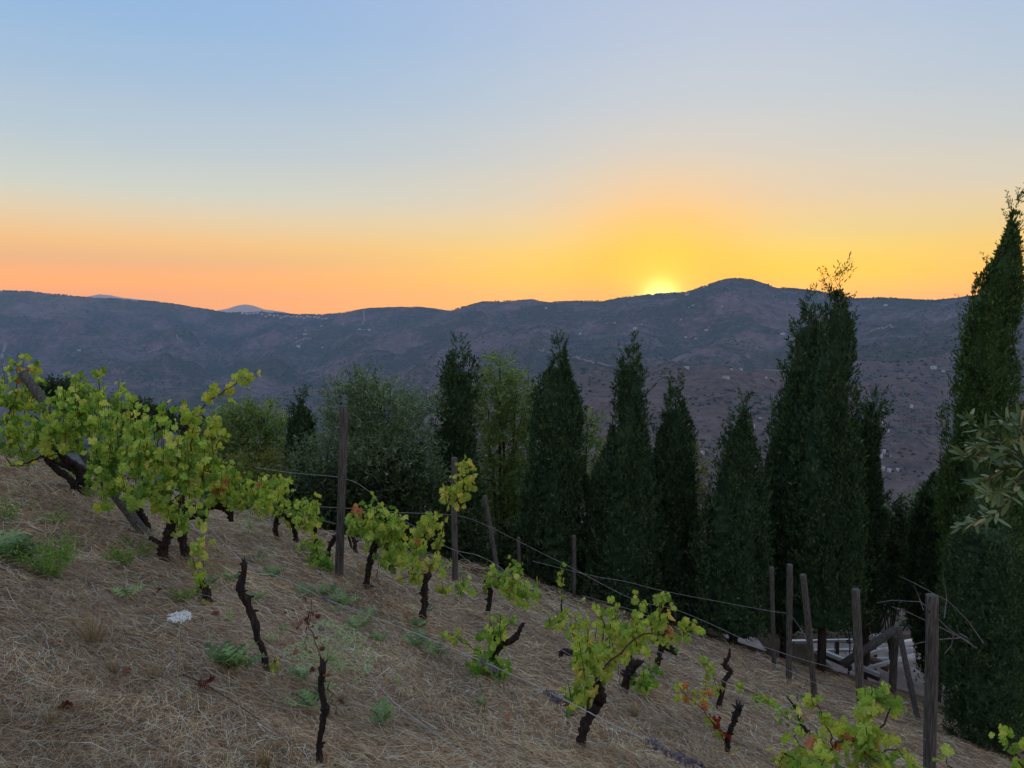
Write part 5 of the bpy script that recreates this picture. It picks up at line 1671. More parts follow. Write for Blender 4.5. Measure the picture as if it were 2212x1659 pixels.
# foreground right
vine((1835, 1990), 'nearest vine at the bottom right with the largest leaves and green grapes',
     [([(1835, 1990, 0), (1830, 1850, 0), (1790, 1740, 0), (1735, 1665, 0)], [0.04, 0.035, 0.03, 0.018])],
     [([(1735, 1665, 0), (1770, 1632, 0), (1800, 1620, 0), (1815, 1600, 0), (1850, 1604, 0), (1880, 1620, 0)], 14, 0.011, {'y': 0.7, 'o': 0.12}),
      ([(1870, 1625, 0), (1875, 1560, 0), (1880, 1520, 0), (1885, 1478, 0)], 16, 0.006), ([(1850, 1600, 0), (1870, 1540, 0), (1868, 1490, 0)], 14, 0.006), ([(1880, 1610, 0), (1920, 1550, 0), (1930, 1500, 0), (1915, 1480, 0)], 18, 0.006),
      ([(1800, 1620, 0), (1790, 1580, 0), (1760, 1520, 0), (1755, 1505, 0)], 12, 0.005), ([(1740, 1660, 0), (1700, 1630, 0), (1680, 1640, 0)], 14, 0.005, {'y': .8, 'g': .4, 'o': .06}), ([(1890, 1630, 0), (1940, 1620, 0), (1970, 1650, 0)], 14, 0.005), ([(1770, 1640, 0), (1720, 1600, 0), (1735, 1570, 0)], 8, .004)],
     [(1900, 1620, 55, 50, 36, 0.05, 0.15), (1720, 1650, 60, 35, 36, 0, 0.15), (1820, 1590, 50, 40, 18, 0.1, 0.12)], {'g': 0.62, 'y': 0.4, 'o': 0.01}, 1.05, 21, Y=3.9, grapes=[(1893, 1628, -.1, 34), (1880, 1640, -.08, 22)], cane_mat='cane')
vine((2190, 1990), 'vine at the very bottom right corner showing only a few bright leaves',
     [([(2190, 1990, 0), (2200, 1850, 0), (2215, 1760, 0), (2230, 1700, 0)], [0.04, 0.035, 0.03, 0.025])],
     [([(2230, 1700, 0), (2200, 1640, 0), (2175, 1600, 0), (2160, 1585, 0)], 14, 0.006, {'g': 1}), ([(2230, 1690, 0), (2220, 1630, 0), (2225, 1590, 0)], 10, 0.006, {'g': 1}), ([(2230, 1720, 0), (2120, 1690, 0), (2050, 1655, 0), (2045, 1635, 0)], 6, 0.006, {'g': 1})],
     [], {'g': 1}, 1.0, 22, Y=4.1)
# young and dead stocks nearer to the camera
vine((453, 1302), 'small vine with hanging bright leaves on a short stubby trunk',
     [([(453, 1302, 0), (448, 1280, 0), (435, 1262, 0), (425, 1240, 0)], [0.04, 0.035, 0.024, 0.018])],
     [([(440, 1280, -.03), (425, 1240, -.03), (418, 1200, -.03), (428, 1178, -.03)], 26, 0.004, {'g': 0.6, 'y': 0.5}), ([(440, 1275, 0), (440, 1230, 0), (436, 1190, 0), (432, 1180, 0)], 20, 0.003, {'g': .6, 'y': .5})],
     [], {'g': 0.7, 'y': 0.4}, 0.72, 23, droop=1.4)
vine((580, 1441), 'bare dead vine stock leaning left with a wire over its top',
     [([(580, 1441, 0), (568, 1408, 0), (556, 1376, 0), (546, 1335, 0), (530, 1295, 0), (519, 1272, 0), (526, 1240, 0), (529, 1215, 0)], [0.03, 0.021, 0.023, 0.026, 0.026, 0.03, 0.021, 0.02])],
     [([(586, 1440, -.02), (592, 1430, -.02), (598, 1422, -.02)], 7, 0.003, {'y': 1, 'g': .5})], [], None, 0.72, 24, stubs=2)
vine((692, 1652), 'bare upright vine stock, nearest to the camera at the bottom',
     [([(692, 1652, 0), (690, 1620, 0), (696, 1570, 0), (702, 1530, 0), (694, 1490, 0), (697, 1440, 0)], [0.021, 0.016, 0.017, 0.021, 0.016, 0.02])],
     [([(706, 1470, 0.02), (715, 1510, .02), (728, 1545, .02)], 0, 0.0025), ([(697, 1440, .02), (682, 1390, .1), (668, 1350, .15), (668, 1300, .2)], 6, 0.0025, {'b': 1}), ([(668, 1320, .2), (664, 1350, .2), (662, 1400, .2)], 14, 0.002, {'b': 1})], [], None, 0.38, 25, stubs=4)

# tuft of dark canes to the right of the zigzag vine
vine((1770, 1640), 'thin black leafless cane curving down toward the nearest vine',
     [([(1790, 1668, -.1), (1760, 1600, 0), (1735, 1570, 0), (1722, 1535, 0), (1700, 1505, 0)], [0.010, 0.014, 0.018, 0.013, 0.006])],
     [([(1740, 1575, 0), (1710, 1560, 0), (1680, 1530, 0)], 10, 0.004, {'d': .6, 'g': .4}), ([(1722, 1535, 0), (1725, 1515, 0), (1720, 1500, 0)], 5, 0.003, {'d': .6, 'g': .4})], [], None, 0.8, 26, Y=5.6)

# ------------------------------------------------------------------ wires
WG = 'trellis wires'


def wire(pts, label, r=0.0016, knots=()):
    L = [at(*p) for p in pts]
    line = smooth_line(L, 14 * len(L))
    o0 = line[0].copy()
    root = empty('trellis_wire', o0)
    rr = random.Random(len(pts) * 3 + int(pts[0][0]))
    line = [p - o0 + Vector((0, 0, rr.uniform(-0.0015, 0.0015))) for p in line]
    MB().tube(line, r, 6).build('strand', M['wire'], root, True)
    for (kx, ky, kY, ln, n) in knots:
        c = at(kx, ky, kY) - o0
        mb = MB()
        for i in range(n):
            a = rr.uniform(-ln, ln)
            p0 = c + Vector((a, rr.uniform(-.004, .004), -a * 0.45 + rr.uniform(-.004, .004)))
            pp = [p0 + Vector((rr.gauss(0, 0.006), rr.gauss(0, 0.006), rr.gauss(0, 0.007))) for _ in range(6)]
            mb.tube(smooth_line(pp, 14), 0.0022, 4)
        mb.build('tendril_knot', M['tendril'], root)
    tag(root, label, 'wire', WG)


wire([(330, 1085, 6.3), (365, 1105, 6.2), (440, 1155, 5.3), (530, 1217, 4.55), (600, 1286, 4.0), (700, 1369, 3.5), (770, 1425, 3.2), (850, 1515, 2.9), (960, 1598, 2.65), (1060, 1672, 2.5)], 'wire running steeply down past the nearest bare stock', 0.0015, [(692, 1358, 3.5, 0.01, 6)])
wire([(385, 1090, 6.0), (450, 1140, 5.3), (530, 1217, 4.56), (600, 1245, 4.2), (665, 1275, 3.9), (703, 1294, 3.8), (830, 1342, 3.4), (960, 1393, 3.05), (1100, 1455, 2.7), (1200, 1502, 2.5), (1310, 1558, 2.3), (1440, 1622, 2.1), (1540, 1672, 2.0)],
     'thick wire crossing the foreground with dry tendrils tied round it', 0.0018, [(702, 1293, 3.8, 0.01, 8), (1050, 1434, 2.82, 0.03, 14), (1066, 1447, 2.8, 0.02, 8), (1192, 1502, 2.52, 0.025, 12), (1203, 1512, 2.5, 0.012, 8), (1415, 1608, 2.13, 0.03, 9), (1450, 1625, 2.08, 0.04, 16), (1490, 1645, 2.04, 0.04, 16)])
wire([(553, 1010, 8.4), (628, 1021, 8.3), (728, 1030, 8.1), (748, 1035, 8.1), (773, 1045, 8.1), (810, 1072, 8.1), (818, 1088, 8.1), (850, 1112, 8.1), (903, 1142, 8.0), (953, 1175, 7.9), (988, 1190, 7.9), (1033, 1200, 7.8), (1075, 1222, 7.8), (1106, 1246, 7.7), (1163, 1276, 7.6), (1226, 1309, 7.4), (1306, 1354, 7.1), (1381, 1389, 6.9), (1481, 1434, 6.6), (1581, 1481, 6.2), (1659, 1526, 5.8), (1784, 1589, 5.2), (1850, 1618, 4.9)],
     'kinked pale wire sagging from the tall post down to the nearest vine', 0.0025)
wire([(640, 1088, 9.0), (683, 1094, 9), (785, 1100, 9.4), (865, 1107, 9.8), (915, 1109, 10), (988, 1114, 10.5), (1040, 1130, 11), (1106, 1162, 11.3), (1181, 1200, 11.4), (1231, 1224, 11.3), (1318, 1271, 11), (1381, 1299, 10.8), (1456, 1316, 10.6), (1531, 1346, 10.2), (1600, 1378, 9.9), (1659, 1400, 9.7), (1746, 1428, 9.3), (1849, 1455, 8.9)],
     'upper wire running right against the dark cypresses to the thick post', 0.0026)
wire([(620, 1108, 8.8), (700, 1125, 8.4), (728, 1132, 8.3), (760, 1135, 8.2), (785, 1150, 8.0), (830, 1180, 7.8), (900, 1225, 7.5)], 'short wire low behind the tall post', 0.0024)
wire([(1256, 1286, 11), (1340, 1310, 10.8), (1381, 1324, 10.6), (1480, 1366, 10.2), (1560, 1402, 9.9), (1659, 1429, 9.7), (1759, 1474, 9), (1844, 1506, 8.4), (1944, 1546, 7.0), (1996, 1561, 5.8)], 'middle wire ending at the nearest post on the right', 0.0024)
wire([(1150, 1212, 13.5), (1281, 1244, 13.4), (1350, 1256, 13.3), (1431, 1276, 13.2), (1545, 1298, 13), (1659, 1319, 13), (1699, 1325, 12.9), (1714, 1336, 12.6), (1744, 1381, 10.2)], 'faintest highest wire in front of the cypress row', 0.003)
wire([(1106, 1342, 7.0), (1200, 1395, 6.6), (1300, 1460, 6.2), (1400, 1520, 5.8), (1480, 1570, 5.6)], 'lower wire passing behind the S shaped trunk', 0.002)
wire([(1480, 1455, 6.5), (1581, 1495, 6.1), (1659, 1526 + 12, 5.7), (1745, 1512, 5.3), (1859, 1525, 5.2), (2003, 1600, 5.74)], 'doubled wire over the leaves of the nearest vine', 0.002)
wire([(985, 1190, 10.2), (1016, 1215, 10.2), (1060, 1240, 10.5), (1110, 1262, 10.8), (1163, 1296, 11)], 'short wire right of the vine clad post', 0.0022)

# ------------------------------------------------------------------ olive branch entering at the right
def olive_leaf(seed, mat):
    rr = random.Random(seed)
    L, W = 0.062, 0.0075
    vs, fs = [], []
    n = 6
    for i in range(n + 1):
        t = i / n
        w = W * math.sin(math.pi * min(1, t * 0.93 + 0.05)) ** 0.7
        z = -0.006 * t * t * rr.uniform(0.5, 1.5)
        vs += [(-w, L * t, z), (0, L * t, z - 0.0012), (w, L * t, z)]
    for i in range(n):
        for k in (0, 1):
            a = i * 3 + k
            fs.append((a, a + 1, a + 4, a + 3))
    return MB().add(vs, fs).mesh('leaf', mat)


OL = [olive_leaf(i, M['olive_near']) for i in range(4)]
Yo = 2.6
ot = empty('olive_tree', (2.75, 3.15, float(near_ground(2.75, 3.15))))
o_ = ot.location.copy()
top_ = at(2290, 1000, 2.8) - o_
MB().tube(smooth_line([(0, 0, -0.2), (0.05, 0, 0.8), (-0.03, 0, 1.6), (0.03, 0.05, 2.3), (0.1, 0.05, 3.1), (0.2, 0.1, 3.6)], 20), list(np.linspace(0.11, 0.02, 20)), 10, 0.08, 3, furrow=0.08).build('trunk', M['tree_bark'], ot, True)
MB().tube(smooth_line([(0.02, 0.05, 2.2), (-0.25, -0.1, top_.z - 0.12), top_, at(2215, 1000, Yo) - o_], 10), list(np.linspace(0.035, 0.008, 10)), 6).build('limb', M['tree_bark'], ot, True)
orr = random.Random(77)
for pts_, nl in (([(2225, 1005), (2190, 970), (2140, 935), (2085, 903)], 34), ([(2225, 1010), (2180, 985), (2130, 985), (2085, 985)], 34), ([(2225, 1010), (2200, 950), (2180, 915), (2160, 905)], 26),
                 ([(2225, 990), (2210, 940), (2205, 910), (2212, 900)], 18), ([(2225, 1015), (2180, 1010), (2130, 1035), (2110, 1050)], 26), ([(2225, 1020), (2200, 1040), (2160, 1062), (2130, 1066)], 22), ([(2225, 1015), (2185, 1072), (2150, 1110), (2120, 1122), (2075, 1137)], 22), ([(2225, 1000), (2170, 960), (2120, 960), (2090, 965)], 24)):
    L = [at(a, b_, Yo + 0.12 * math.sin(i * 1.3 + len(pts_) + nl)) - o_ for i, (a, b_) in enumerate(pts_)]
    line = smooth_line(L, 12)
    MB().tube(line, list(np.linspace(0.0028, 0.001, 12)), 5).build('twig', M['tree_bark'], ot)
    for j in range(int(nl * 1.9)):
        t = orr.random() ** 0.6 * 11
        k = min(int(t), 10)
        p = line[k].lerp(line[k + 1], t - k)
        ax = (line[k + 1] - line[k]).normalized()
        dd = (ax * 0.9 + Vector((orr.gauss(0, 0.5), orr.gauss(0, 0.5), orr.gauss(0.1, 0.5)))).normalized()
        nn = Vector((orr.gauss(0, 0.6), orr.gauss(-0.4, 0.5), 1))
        nn = (nn - dd * nn.dot(dd)).normalized()
        o = bpy.data.objects.new('leaf', orr.choice(OL))
        col.objects.link(o)
        o.parent = ot
        s = orr.uniform(0.75, 1.25)
        o.matrix_basis = Matrix.Translation(p) @ Matrix((dd.cross(nn), dd, nn)).transposed().to_4x4() @ Matrix.Scale(s, 4)
# the rest of its head, beyond the right edge of the picture
r_ = np.random.default_rng(515)
Cn = r_.normal(0, 1, (2600, 3))
Cn = unit(Cn) * r_.uniform(0.3, 1, (2600, 1)) ** 0.5 * np.array([0.75, 0.8, 0.7]) + np.array([0.55, 0.45, 3.2])
wx_, wy_ = Cn[:, 0] + o_.x, Cn[:, 1] + o_.y
Cn = Cn[(wx_ / np.maximum(wy_, 0.5)) > 0.80]
Dn = unit(r_.normal(0, 1, Cn.shape) + np.array([0, 0, 0.3]))
Sn = unit(np.cross(Dn, r_.normal(0, 1, Cn.shape)))
v1, q1 = diamonds(Cn, Dn, Sn, r_.uniform(0.045, 0.07, len(Cn)), r_.uniform(0.012, 0.016, len(Cn)))
fo = mesh_np('foliage', v1, q1, M['olive'], ot)
fo['kind'] = 'stuff'
tag(ot, 'olive tree reaching in from the right edge with narrow leaves', 'tree')


# ------------------------------------------------------------------ weeds
def spiny_leaf(seed, mat):
    rr = random.Random(seed)
    L = 0.1
    left, right = [], []
    n = 5
    pts = []
    for i in range(n):
        t0 = (i + 0.25) / n
        t1 = (i + 0.8) / n
        w0 = L * 0.16 * math.sin(math.pi * (0.15 + 0.8 * t0))
        w1 = L * 0.5 * math.sin(math.pi * (0.12 + 0.8 * t1)) * rr.uniform(0.8, 1.15)
        pts.append((t0 * L, w0, t1 * L, w1))
    vs, fs = [(0, 0, 0)], []
    spine = [(0, L * t, 0.012 * math.sin(t * 3)) for t in np.linspace(0, 1, n + 1)]
    mb = MB()
    for sgn in (-1, 1):
        for i, (y0, w0, y1, w1) in enumerate(pts):
            a, b_ = spine[i], spine[i + 1]
            z = a[2] + 0.006
            mb.add([a, (sgn * w0, y0, z), (sgn * w1, y1, z + 0.006 * rr.uniform(-1, 1)), (sgn * w0 * 0.9, y1 + 0.002, z), b_], [(0, 1, 2, 3, 4)] if sgn < 0 else [(4, 3, 2, 1, 0)])
    mb.add([spine[-1], (0.006, L * 0.98, 0), (0, L * 1.15, 0), (-0.006, L * 0.98, 0)], [(0, 1, 2), (0, 2, 3)])
    return mb.mesh('leaf', mat)


SL = [spiny_leaf(i, M['thistle']) for i in range(4)]
TGp = 'blue green spiny thistles on the straw'


def thistle(px, py, size, n, label, seed, up=0.6):
    g0 = on_ground(px, py)
    root = empty('thistle', g0 + Vector((0, 0, 0.01)))
    rr = random.Random(seed)
    for i in range(n):
        a = 2 * math.pi * i / n + rr.uniform(-0.4, 0.4)
        d = Vector((math.cos(a), math.sin(a), rr.uniform(0.3, 1.0) * up * 1.6)).normalized()
        nn = Vector((0, 0, 1)) + Vector((rr.gauss(0, .2), rr.gauss(0, .2), 0))
        nn = (nn - d * nn.dot(d)).normalized()
        o = bpy.data.objects.new('leaf', rr.choice(SL))
        col.objects.link(o)
        o.parent = root
        s = size / 0.1 * rr.uniform(0.75, 1.1)
        o.matrix_basis = Matrix.Translation(Vector((rr.gauss(0, .01), rr.gauss(0, .01), 0)) + d * size * rr.uniform(0, .35)) @ Matrix((d.cross(nn), d, nn)).transposed().to_4x4() @ Matrix.Scale(s, 4)
    st = MB()
    for i in range(min(n, 5)):
        a = rr.uniform(0, 6.28)
        st.tube([(0, 0, -0.02), (math.cos(a) * size * .2, math.sin(a) * size * .2, size * .35)], [0.003, 0.002], 5)
    st.build('stem', M['thistle_pale'], root)
    tag(root, label, 'thistle', TGp)


for k, (px, py, s, n, lab) in enumerate([
    (505, 1448, 0.15, 16, 'largest spiny thistle, left of the leaning bare stock'), (12, 1210, 0.2, 14, 'thistle cut by the left picture edge'), (50, 1218, 0.16, 9, 'thistle just right of the one at the left edge'),
    (275, 1292, 0.1, 4, 'lone three leaved thistle beside the tall dry grass tuft'), (556, 1216, 0.1, 7, 'thistle in the straw right of the top of the leaning stock'), (589, 1250, 0.11, 9, 'thistle under the thick wire near the leaning stock'),
    (503, 1262, 0.11, 8, 'thistle left of the leaning bare stock, halfway up'), (552, 1300, 0.09, 7, 'thistle touching the right side of the leaning stock'), (655, 1292, 0.12, 9, 'leftmost thistle in the row of four below the tall post'),
    (687, 1287, 0.1, 8, 'second thistle in the row of four below the tall post'), (714, 1290, 0.11, 9, 'third thistle in the row of four below the tall post'), (741, 1312, 0.14, 9, 'rightmost and broadest thistle of the row below the tall post'),
    (730, 1326, 0.08, 5, 'small pale thistle beneath the broadest one'), (798, 1335, 0.10, 8, 'thistle touching the thick wire from below'), (771, 1360, 0.12, 9, 'star shaped dark thistle above the seeding sea holly'),
    (610, 1368, 0.07, 4, 'tiny yellowish thistle right of the leaning stock'), (818, 1390, 0.10, 7, 'thistle right of the sea holly heads'), (903, 1400, 0.14, 12, 'round thistle below the straight trunked vine'),
    (943, 1418, 0.11, 8, 'thistle trailing right from the round one'), (925, 1322, 0.09, 6, 'thistle at the foot of the straight trunked vine'), (823, 1562, 0.11, 10, 'curled thistle alone on the straw at the bottom'),
    (1040, 1528, 0.07, 7, 'small thistle right of the curled one'), (983, 1493, 0.05, 5, 'tiniest thistle between wire and straw'), (905, 1358, 0.1, 8, 'thistle behind the round one against the trunk foot'),
    (452, 1268, 0.1, 8, 'thistle behind the vine with hanging leaves'), (655, 1470, 0.1, 7, 'thistle beneath the sea holly near the upright stock'), (675, 1528, 0.12, 9, 'thistle with pale stalks right beside the upright stock')]):
    thistle(px, py, s, n, lab, 100 + k)

# sea holly with seed heads
g0 = on_ground(712, 1535)
eh = empty('sea_holly', g0)
rr = random.Random(5)


def seed_head(c, r):
    mb = MB()
    for i in range(26):
        d = Vector((rr.gauss(0, 1), rr.gauss(0, 1), rr.gauss(0.3, 1))).normalized()
        s_ = d.cross(Vector((rr.gauss(0, 1), rr.gauss(0, 1), rr.gauss(0, 1)))).normalized()
        mb.add([s_ * r * 0.22, -s_ * r * 0.22, d * r * rr.uniform(0.9, 1.3)], [(0, 1, 2)])
    for i in range(7):
        a = i / 7 * 6.28
        d = Vector((math.cos(a), math.sin(a), -0.1))
        s_ = Vector((-math.sin(a), math.cos(a), 0))
        mb.add([s_ * r * 0.2, -s_ * r * 0.2, d * r * 2.2], [(0, 1, 2)])
    o = mb.build('seed_head', M['thistle_pale'], eh)
    o.location = c


hub = at(706, 1428, g0.y - 0.05) - g0
MB().tube([(0, 0, -0.02), hub * 0.5, hub], [0.005, 0.004, 0.004], 6).build('stem', M['thistle_pale'], eh, True)
for (px, py) in [(640, 1395), (655, 1392), (620, 1405), (700, 1385), (730, 1360), (745, 1352), (760, 1362), (738, 1375), (755, 1378), (772, 1372), (785, 1380), (780, 1400), (800, 1405), (808, 1420), (795, 1432), (730, 1430), (735, 1445), (775, 1468), (790, 1450), (795, 1445), (660, 1415), (632, 1420), (690, 1350), (702, 1345), (680, 1358), (650, 1440), (620, 1512), (635, 1520), (645, 1508), (760, 1390), (665, 1380), (715, 1345)]:
    q = at(px, py, g0.y - 0.05 + rr.uniform(-0.18, 0.18)) - g0
    mid = (hub + q) * 0.5 + Vector((0, 0, -0.01))
    if py > 1500:
        mid = (q + Vector((0, 0, 0))) * 0.6
        MB().tube([(0, 0, 0), mid, q], [0.003, 0.0025, 0.0015], 4).build('stem', M['thistle_pale'], eh)
    else:
        MB().tube([hub, mid, q], [0.0032, 0.0025, 0.0015], 4).build('stem', M['thistle_pale'], eh)
    seed_head(q, rr.uniform(0.016, 0.023))
    if rr.random() < 0.75:
        mb = MB()
        for i in range(7):
            c = mid.lerp(q, rr.random())
            d = Vector((rr.gauss(0, 1), rr.gauss(0, 1), rr.gauss(0.2, .6))).normalized() * rr.uniform(0.03, 0.055)
            s_ = d.cross(Vector((rr.gauss(0, 1), rr.gauss(0, 1), 1))).normalized() * 0.004
            mb.add([c + s_, c - s_, c + d], [(0, 1, 2)])
        mb.build('bract', M['thistle_pale'], eh)
tag(eh, 'pale grey green sea holly with many spiky round seed heads behind the upright stock', 'sea holly')

g0 = on_ground(540, 1175)
eh = empty('sea_holly', g0)
hub = at(540, 1140, g0.y) - g0
MB().tube([(0, 0, -0.02), hub], [0.004, 0.003], 6).build('stem', M['thistle_pale'], eh, True)
for i in range(26):
    q = at(540 + rr.gauss(0, 24), 1125 + rr.gauss(0, 14), g0.y + rr.uniform(-0.12, 0.12)) - g0
    MB().tube([hub, (hub + q) / 2 + Vector((0, 0, .01)), q], [0.003, 0.002, 0.0015], 4).build('stem', M['thistle_pale'], eh)
    seed_head(q, rr.uniform(0.014, 0.02))
tag(eh, 'small sea holly under the right end of the big vine mass', 'sea holly')

# wild carrot
g0 = on_ground(380, 1500)
wc = empty('wild_carrot', g0)
hd_ = at(388, 1335, g0.y) - g0
MB().tube(smooth_line([(0, 0, -0.02), hd_ * 0.5 + Vector((0.006, 0, 0)), hd_ + Vector((0, 0, -0.02))], 8), 0.0014, 5).build('stem', M['thistle_pale'], wc, True)
pp = []
for i in range(44):
    a = rr.uniform(0, 6.28)
    r_ = 0.052 * math.sqrt(rr.random())
    q = hd_ + Vector((math.cos(a) * r_, math.sin(a) * r_ * 0.9, 0.004 + rr.gauss(0, 0.002)))
    MB().tube([hd_ + Vector((0, 0, -0.02)), q], 0.0006, 3).build('ray', M['thistle_pale'], wc)
    for j in range(12):
        pp.append([q.x + rr.gauss(0, 0.0065), q.y + rr.gauss(0, 0.0065), q.z + rr.gauss(0, 0.0035)])
vv, ff = blobs(np.array(pp), np.full(len(pp), 0.0046), 'f', 1)
mesh_np('flower_head', vv, ff, M['white_flower'], wc)
tag(wc, 'flat white umbel flower on a thin stalk standing in the straw', 'flower')


# leafy green weeds and dry tufts
def tuft(px, py, size, n, label, seed, mat='tuft', cat='grass tuft', name='grass_tuft', group=None, W=0.0035, spread=0.5, leafy=False):
    g0 = on_ground(px, py)
    root = empty(name, g0)
    r_ = np.random.default_rng(seed)
    V, Q = [], []
    nb = 0
    for i in range(n):
        a = r_.uniform(0, 6.28)
        lean = r_.uniform(0, 1) ** 0.7 * spread
        L = size * r_.uniform(0.45, 1.05)
        b0 = np.array([math.cos(a), math.sin(a), 0]) * r_.uniform(0, 0.16) * size
        b0[2] -= 0.353 * b0[0] + 0.24 * b0[1] + 0.01
        d = np.array([math.cos(a) * lean, math.sin(a) * lean, 1.0])
        d /= np.linalg.norm(d)
        s = np.array([-math.sin(a + r_.uniform(-1, 1)), math.cos(a), 0.0])
        m_ = 4
        pts = [b0 + d * L * t + np.array([math.cos(a), math.sin(a), -0.8]) * 0.25 * L * lean * t * t for t in np.linspace(0, 1, m_)]
        if not leafy:
            w = W * r_.uniform(0.6, 1.2)
            for k, p in enumerate(pts):
                ww = w * (1 - 0.9 * k / (m_ - 1))
                V += [p - s * ww / 2, p + s * ww / 2]
            for k in range(m_ - 1):
                Q.append([nb + 2 * k, nb + 2 * k + 1, nb + 2 * k + 3, nb + 2 * k + 2])
            nb += 2 * m_
        else:
            w = 0.002
            V += [pts[0] - s * w / 2, pts[0] + s * w / 2, pts[-1] + s * w / 4, pts[-1] - s * w / 4]
            Q.append([nb, nb + 1, nb + 2, nb + 3])
            nb += 4
            for k in range(16):
                t = r_.uniform(0.1, 1) * (m_ - 1)
                j = min(int(t), m_ - 2)
                p = pts[j] * (1 - (t - j)) + pts[j + 1] * (t - j)
                dd = d * 0.7 + r_.normal(0, 0.6, 3)
                dd = dd / np.linalg.norm(dd)
                ss = np.cross(dd, r_.normal(0, 1, 3))
                ss /= np.linalg.norm(ss)
                l = W * r_.uniform(5, 9)
                V += [p, p + dd * l * 0.5 + ss * W * 0.8, p + dd * l, p + dd * l * 0.5 - ss * W * 0.8]
                Q.append([nb, nb + 1, nb + 2, nb + 3])
                nb += 4
    o = mesh_np('leaves' if leafy else 'blades', np.array(V), np.array(Q), M[mat], root)
    o['kind'] = 'stuff'
    tag(root, label, cat, group)


GWG = 'leafy green weeds on the bank'
for k, (px, py, s, n, lab) in enumerate([(105, 1245, 0.28, 70, 'largest leafy green weed at the foot of the left bank'), (130, 1215, 0.26, 46, 'leafy weed directly behind the largest one on the bank'), (262, 1222, 0.18, 50, 'round leafy weed right of the largest one'), (275, 1180, 0.1, 24, 'small grey green weed left of the leaning post foot'),
                                         (120, 1140, 0.2, 26, 'greyish weed on the bank above the largest weed'), (190, 1080, 0.22, 40, 'weed under the slanting trunks of the left vines'), (150, 1040, 0.25, 40, 'weed at the top of the bank below the leftmost trunk'), (60, 1005, 0.25, 46, 'weed line on the crest of the bank, left of the trunks'), (5, 1130, 0.3, 40, 'weed cut off by the left picture edge'), (310, 1205, 0.15, 16, 'thin tall weed in front of the leaning post foot'),
                                         (440, 1290, 0.12, 22, 'low weed behind the stubby trunk with hanging leaves'), (395, 1300, .12, 18, 'low weed left of the stubby trunk'), (650, 1195, .14, 22, 'low weed left of the dark leaved vine'), (20, 990, 0.25, 40, 'weed line on the bank crest at the left edge')]):
    tuft(px, py, s, n, lab, 200 + k, 'weed', 'weed', 'green_weed', GWG, 0.0042, 0.75, True)
DTG = 'dry grass tufts in the straw'
for k, (px, py, s, n, lab) in enumerate([(198, 1385, 0.3, 150, 'tallest dry grass tuft, left of the white flower'), (330, 1468, 0.12, 110, 'dry tuft below the white flower'), (245, 1450, 0.1, 90, 'dry tuft left of the one below the white flower'), (110, 1560, 0.11, 80, 'dry tuft near the lower left brown leaf'),
                                         (432, 1530, 0.12, 80, 'dry tuft behind the curled brown leaf left of the upright stock'), (572, 1652, 0.13, 120, 'dry tuft at the bottom left of the upright stock'), (700, 1658, 0.09, 90, 'dry tuft at the foot of the upright stock'), (780, 1245, 0.28, 150, 'tall pale dry grass right of the tall post foot'), (815, 1250, 0.22, 90, 'second pale dry grass clump by the broad leafy vine'),
                                         (1370, 1545, 0.2, 150, 'drooping dry tuft below the split stump'), (880, 1340, 0.12, 110, 'dark dry tuft left of the straight trunk'), (860, 1475, 0.08, 80, 'grey dry tuft in the middle foreground'), (740, 1515, 0.1, 100, 'brown dry tuft right of the upright stock'), (600, 1160, 0.2, 80, 'dry tuft under the low vine left of the tall post'),
                                         (1300, 1372, 0.18, 60, 'dry tuft on the slope edge behind the central vine'), (495, 1338, 0.12, 70, 'blue grey tuft beside the red fallen leaf'), (585, 1385, .12, 60, 'blue grey tuft right of the leaning stock foot'), (1560, 1390, .35, 40, 'tall thin grass at the dark edge below the cypresses')]):
    tuft(px, py, s, n, lab, 300 + k, 'tuft' if 'grey' not in lab else 'thistle_pale', 'grass tuft', 'grass_tuft', DTG, 0.003, 0.7)

# fallen leaves
FG = 'fallen vine leaves on the straw'
for k, (px, py, kd, s, lab) in enumerate([(142, 1538, 'b', 1.0, 'brown fallen leaf in the lower left straw'), (270, 1463, 'b', 0.7, 'small red brown leaf between two dry tufts'), (438, 1492, 'b', 0.9, 'curled brown leaf behind a dry stick'), (452, 1486, 'b', 0.9, 'second curled brown leaf on the same dry stick'), (470, 1330, 'r', 0.8, 'red fallen leaf right of the white flower'),
                                          (340, 1286, 'b', 0.9, 'brown fallen leaf above the white flower'), (1225, 1520, 'b', 1.3, 'larger dark red leaf left of the S shaped trunk'), (1238, 1530, 'b', 1.2, 'dark red leaf just below the larger one by the S shaped trunk'), (1232, 1555, 'b', 1.0, 'lowest dark red leaf by the S shaped trunk'),
                                          (1600, 1596, 'b', 1.0, 'dark red leaf left of the club headed stump foot'), (1614, 1580, 'b', 1.0, 'dark red leaf behind the club headed stump foot'), (1096, 1553, 'o', 0.6, 'bright orange leaf alone on the straw'), (690, 1248, 'b', 0.9, 'brown leaf by the dark leaved vine'), (810, 1262, 'b', 0.8, 'pale brown leaf above the row of thistles')]):
    p = on_ground(px, py) + Vector((0, 0, 0.03))
    o = bpy.data.objects.new('fallen_leaf', LEAF[kd][k % 5])
    col.objects.link(o)
    o.location = p
    o.rotation_euler = (random.uniform(-0.5, 0.9), random.uniform(-0.5, 0.5) + 0.3, random.uniform(0, 6))
    o.scale = (s * 0.8, s * 0.8, s * 1.5)
    tag(o, lab, 'leaf', FG)

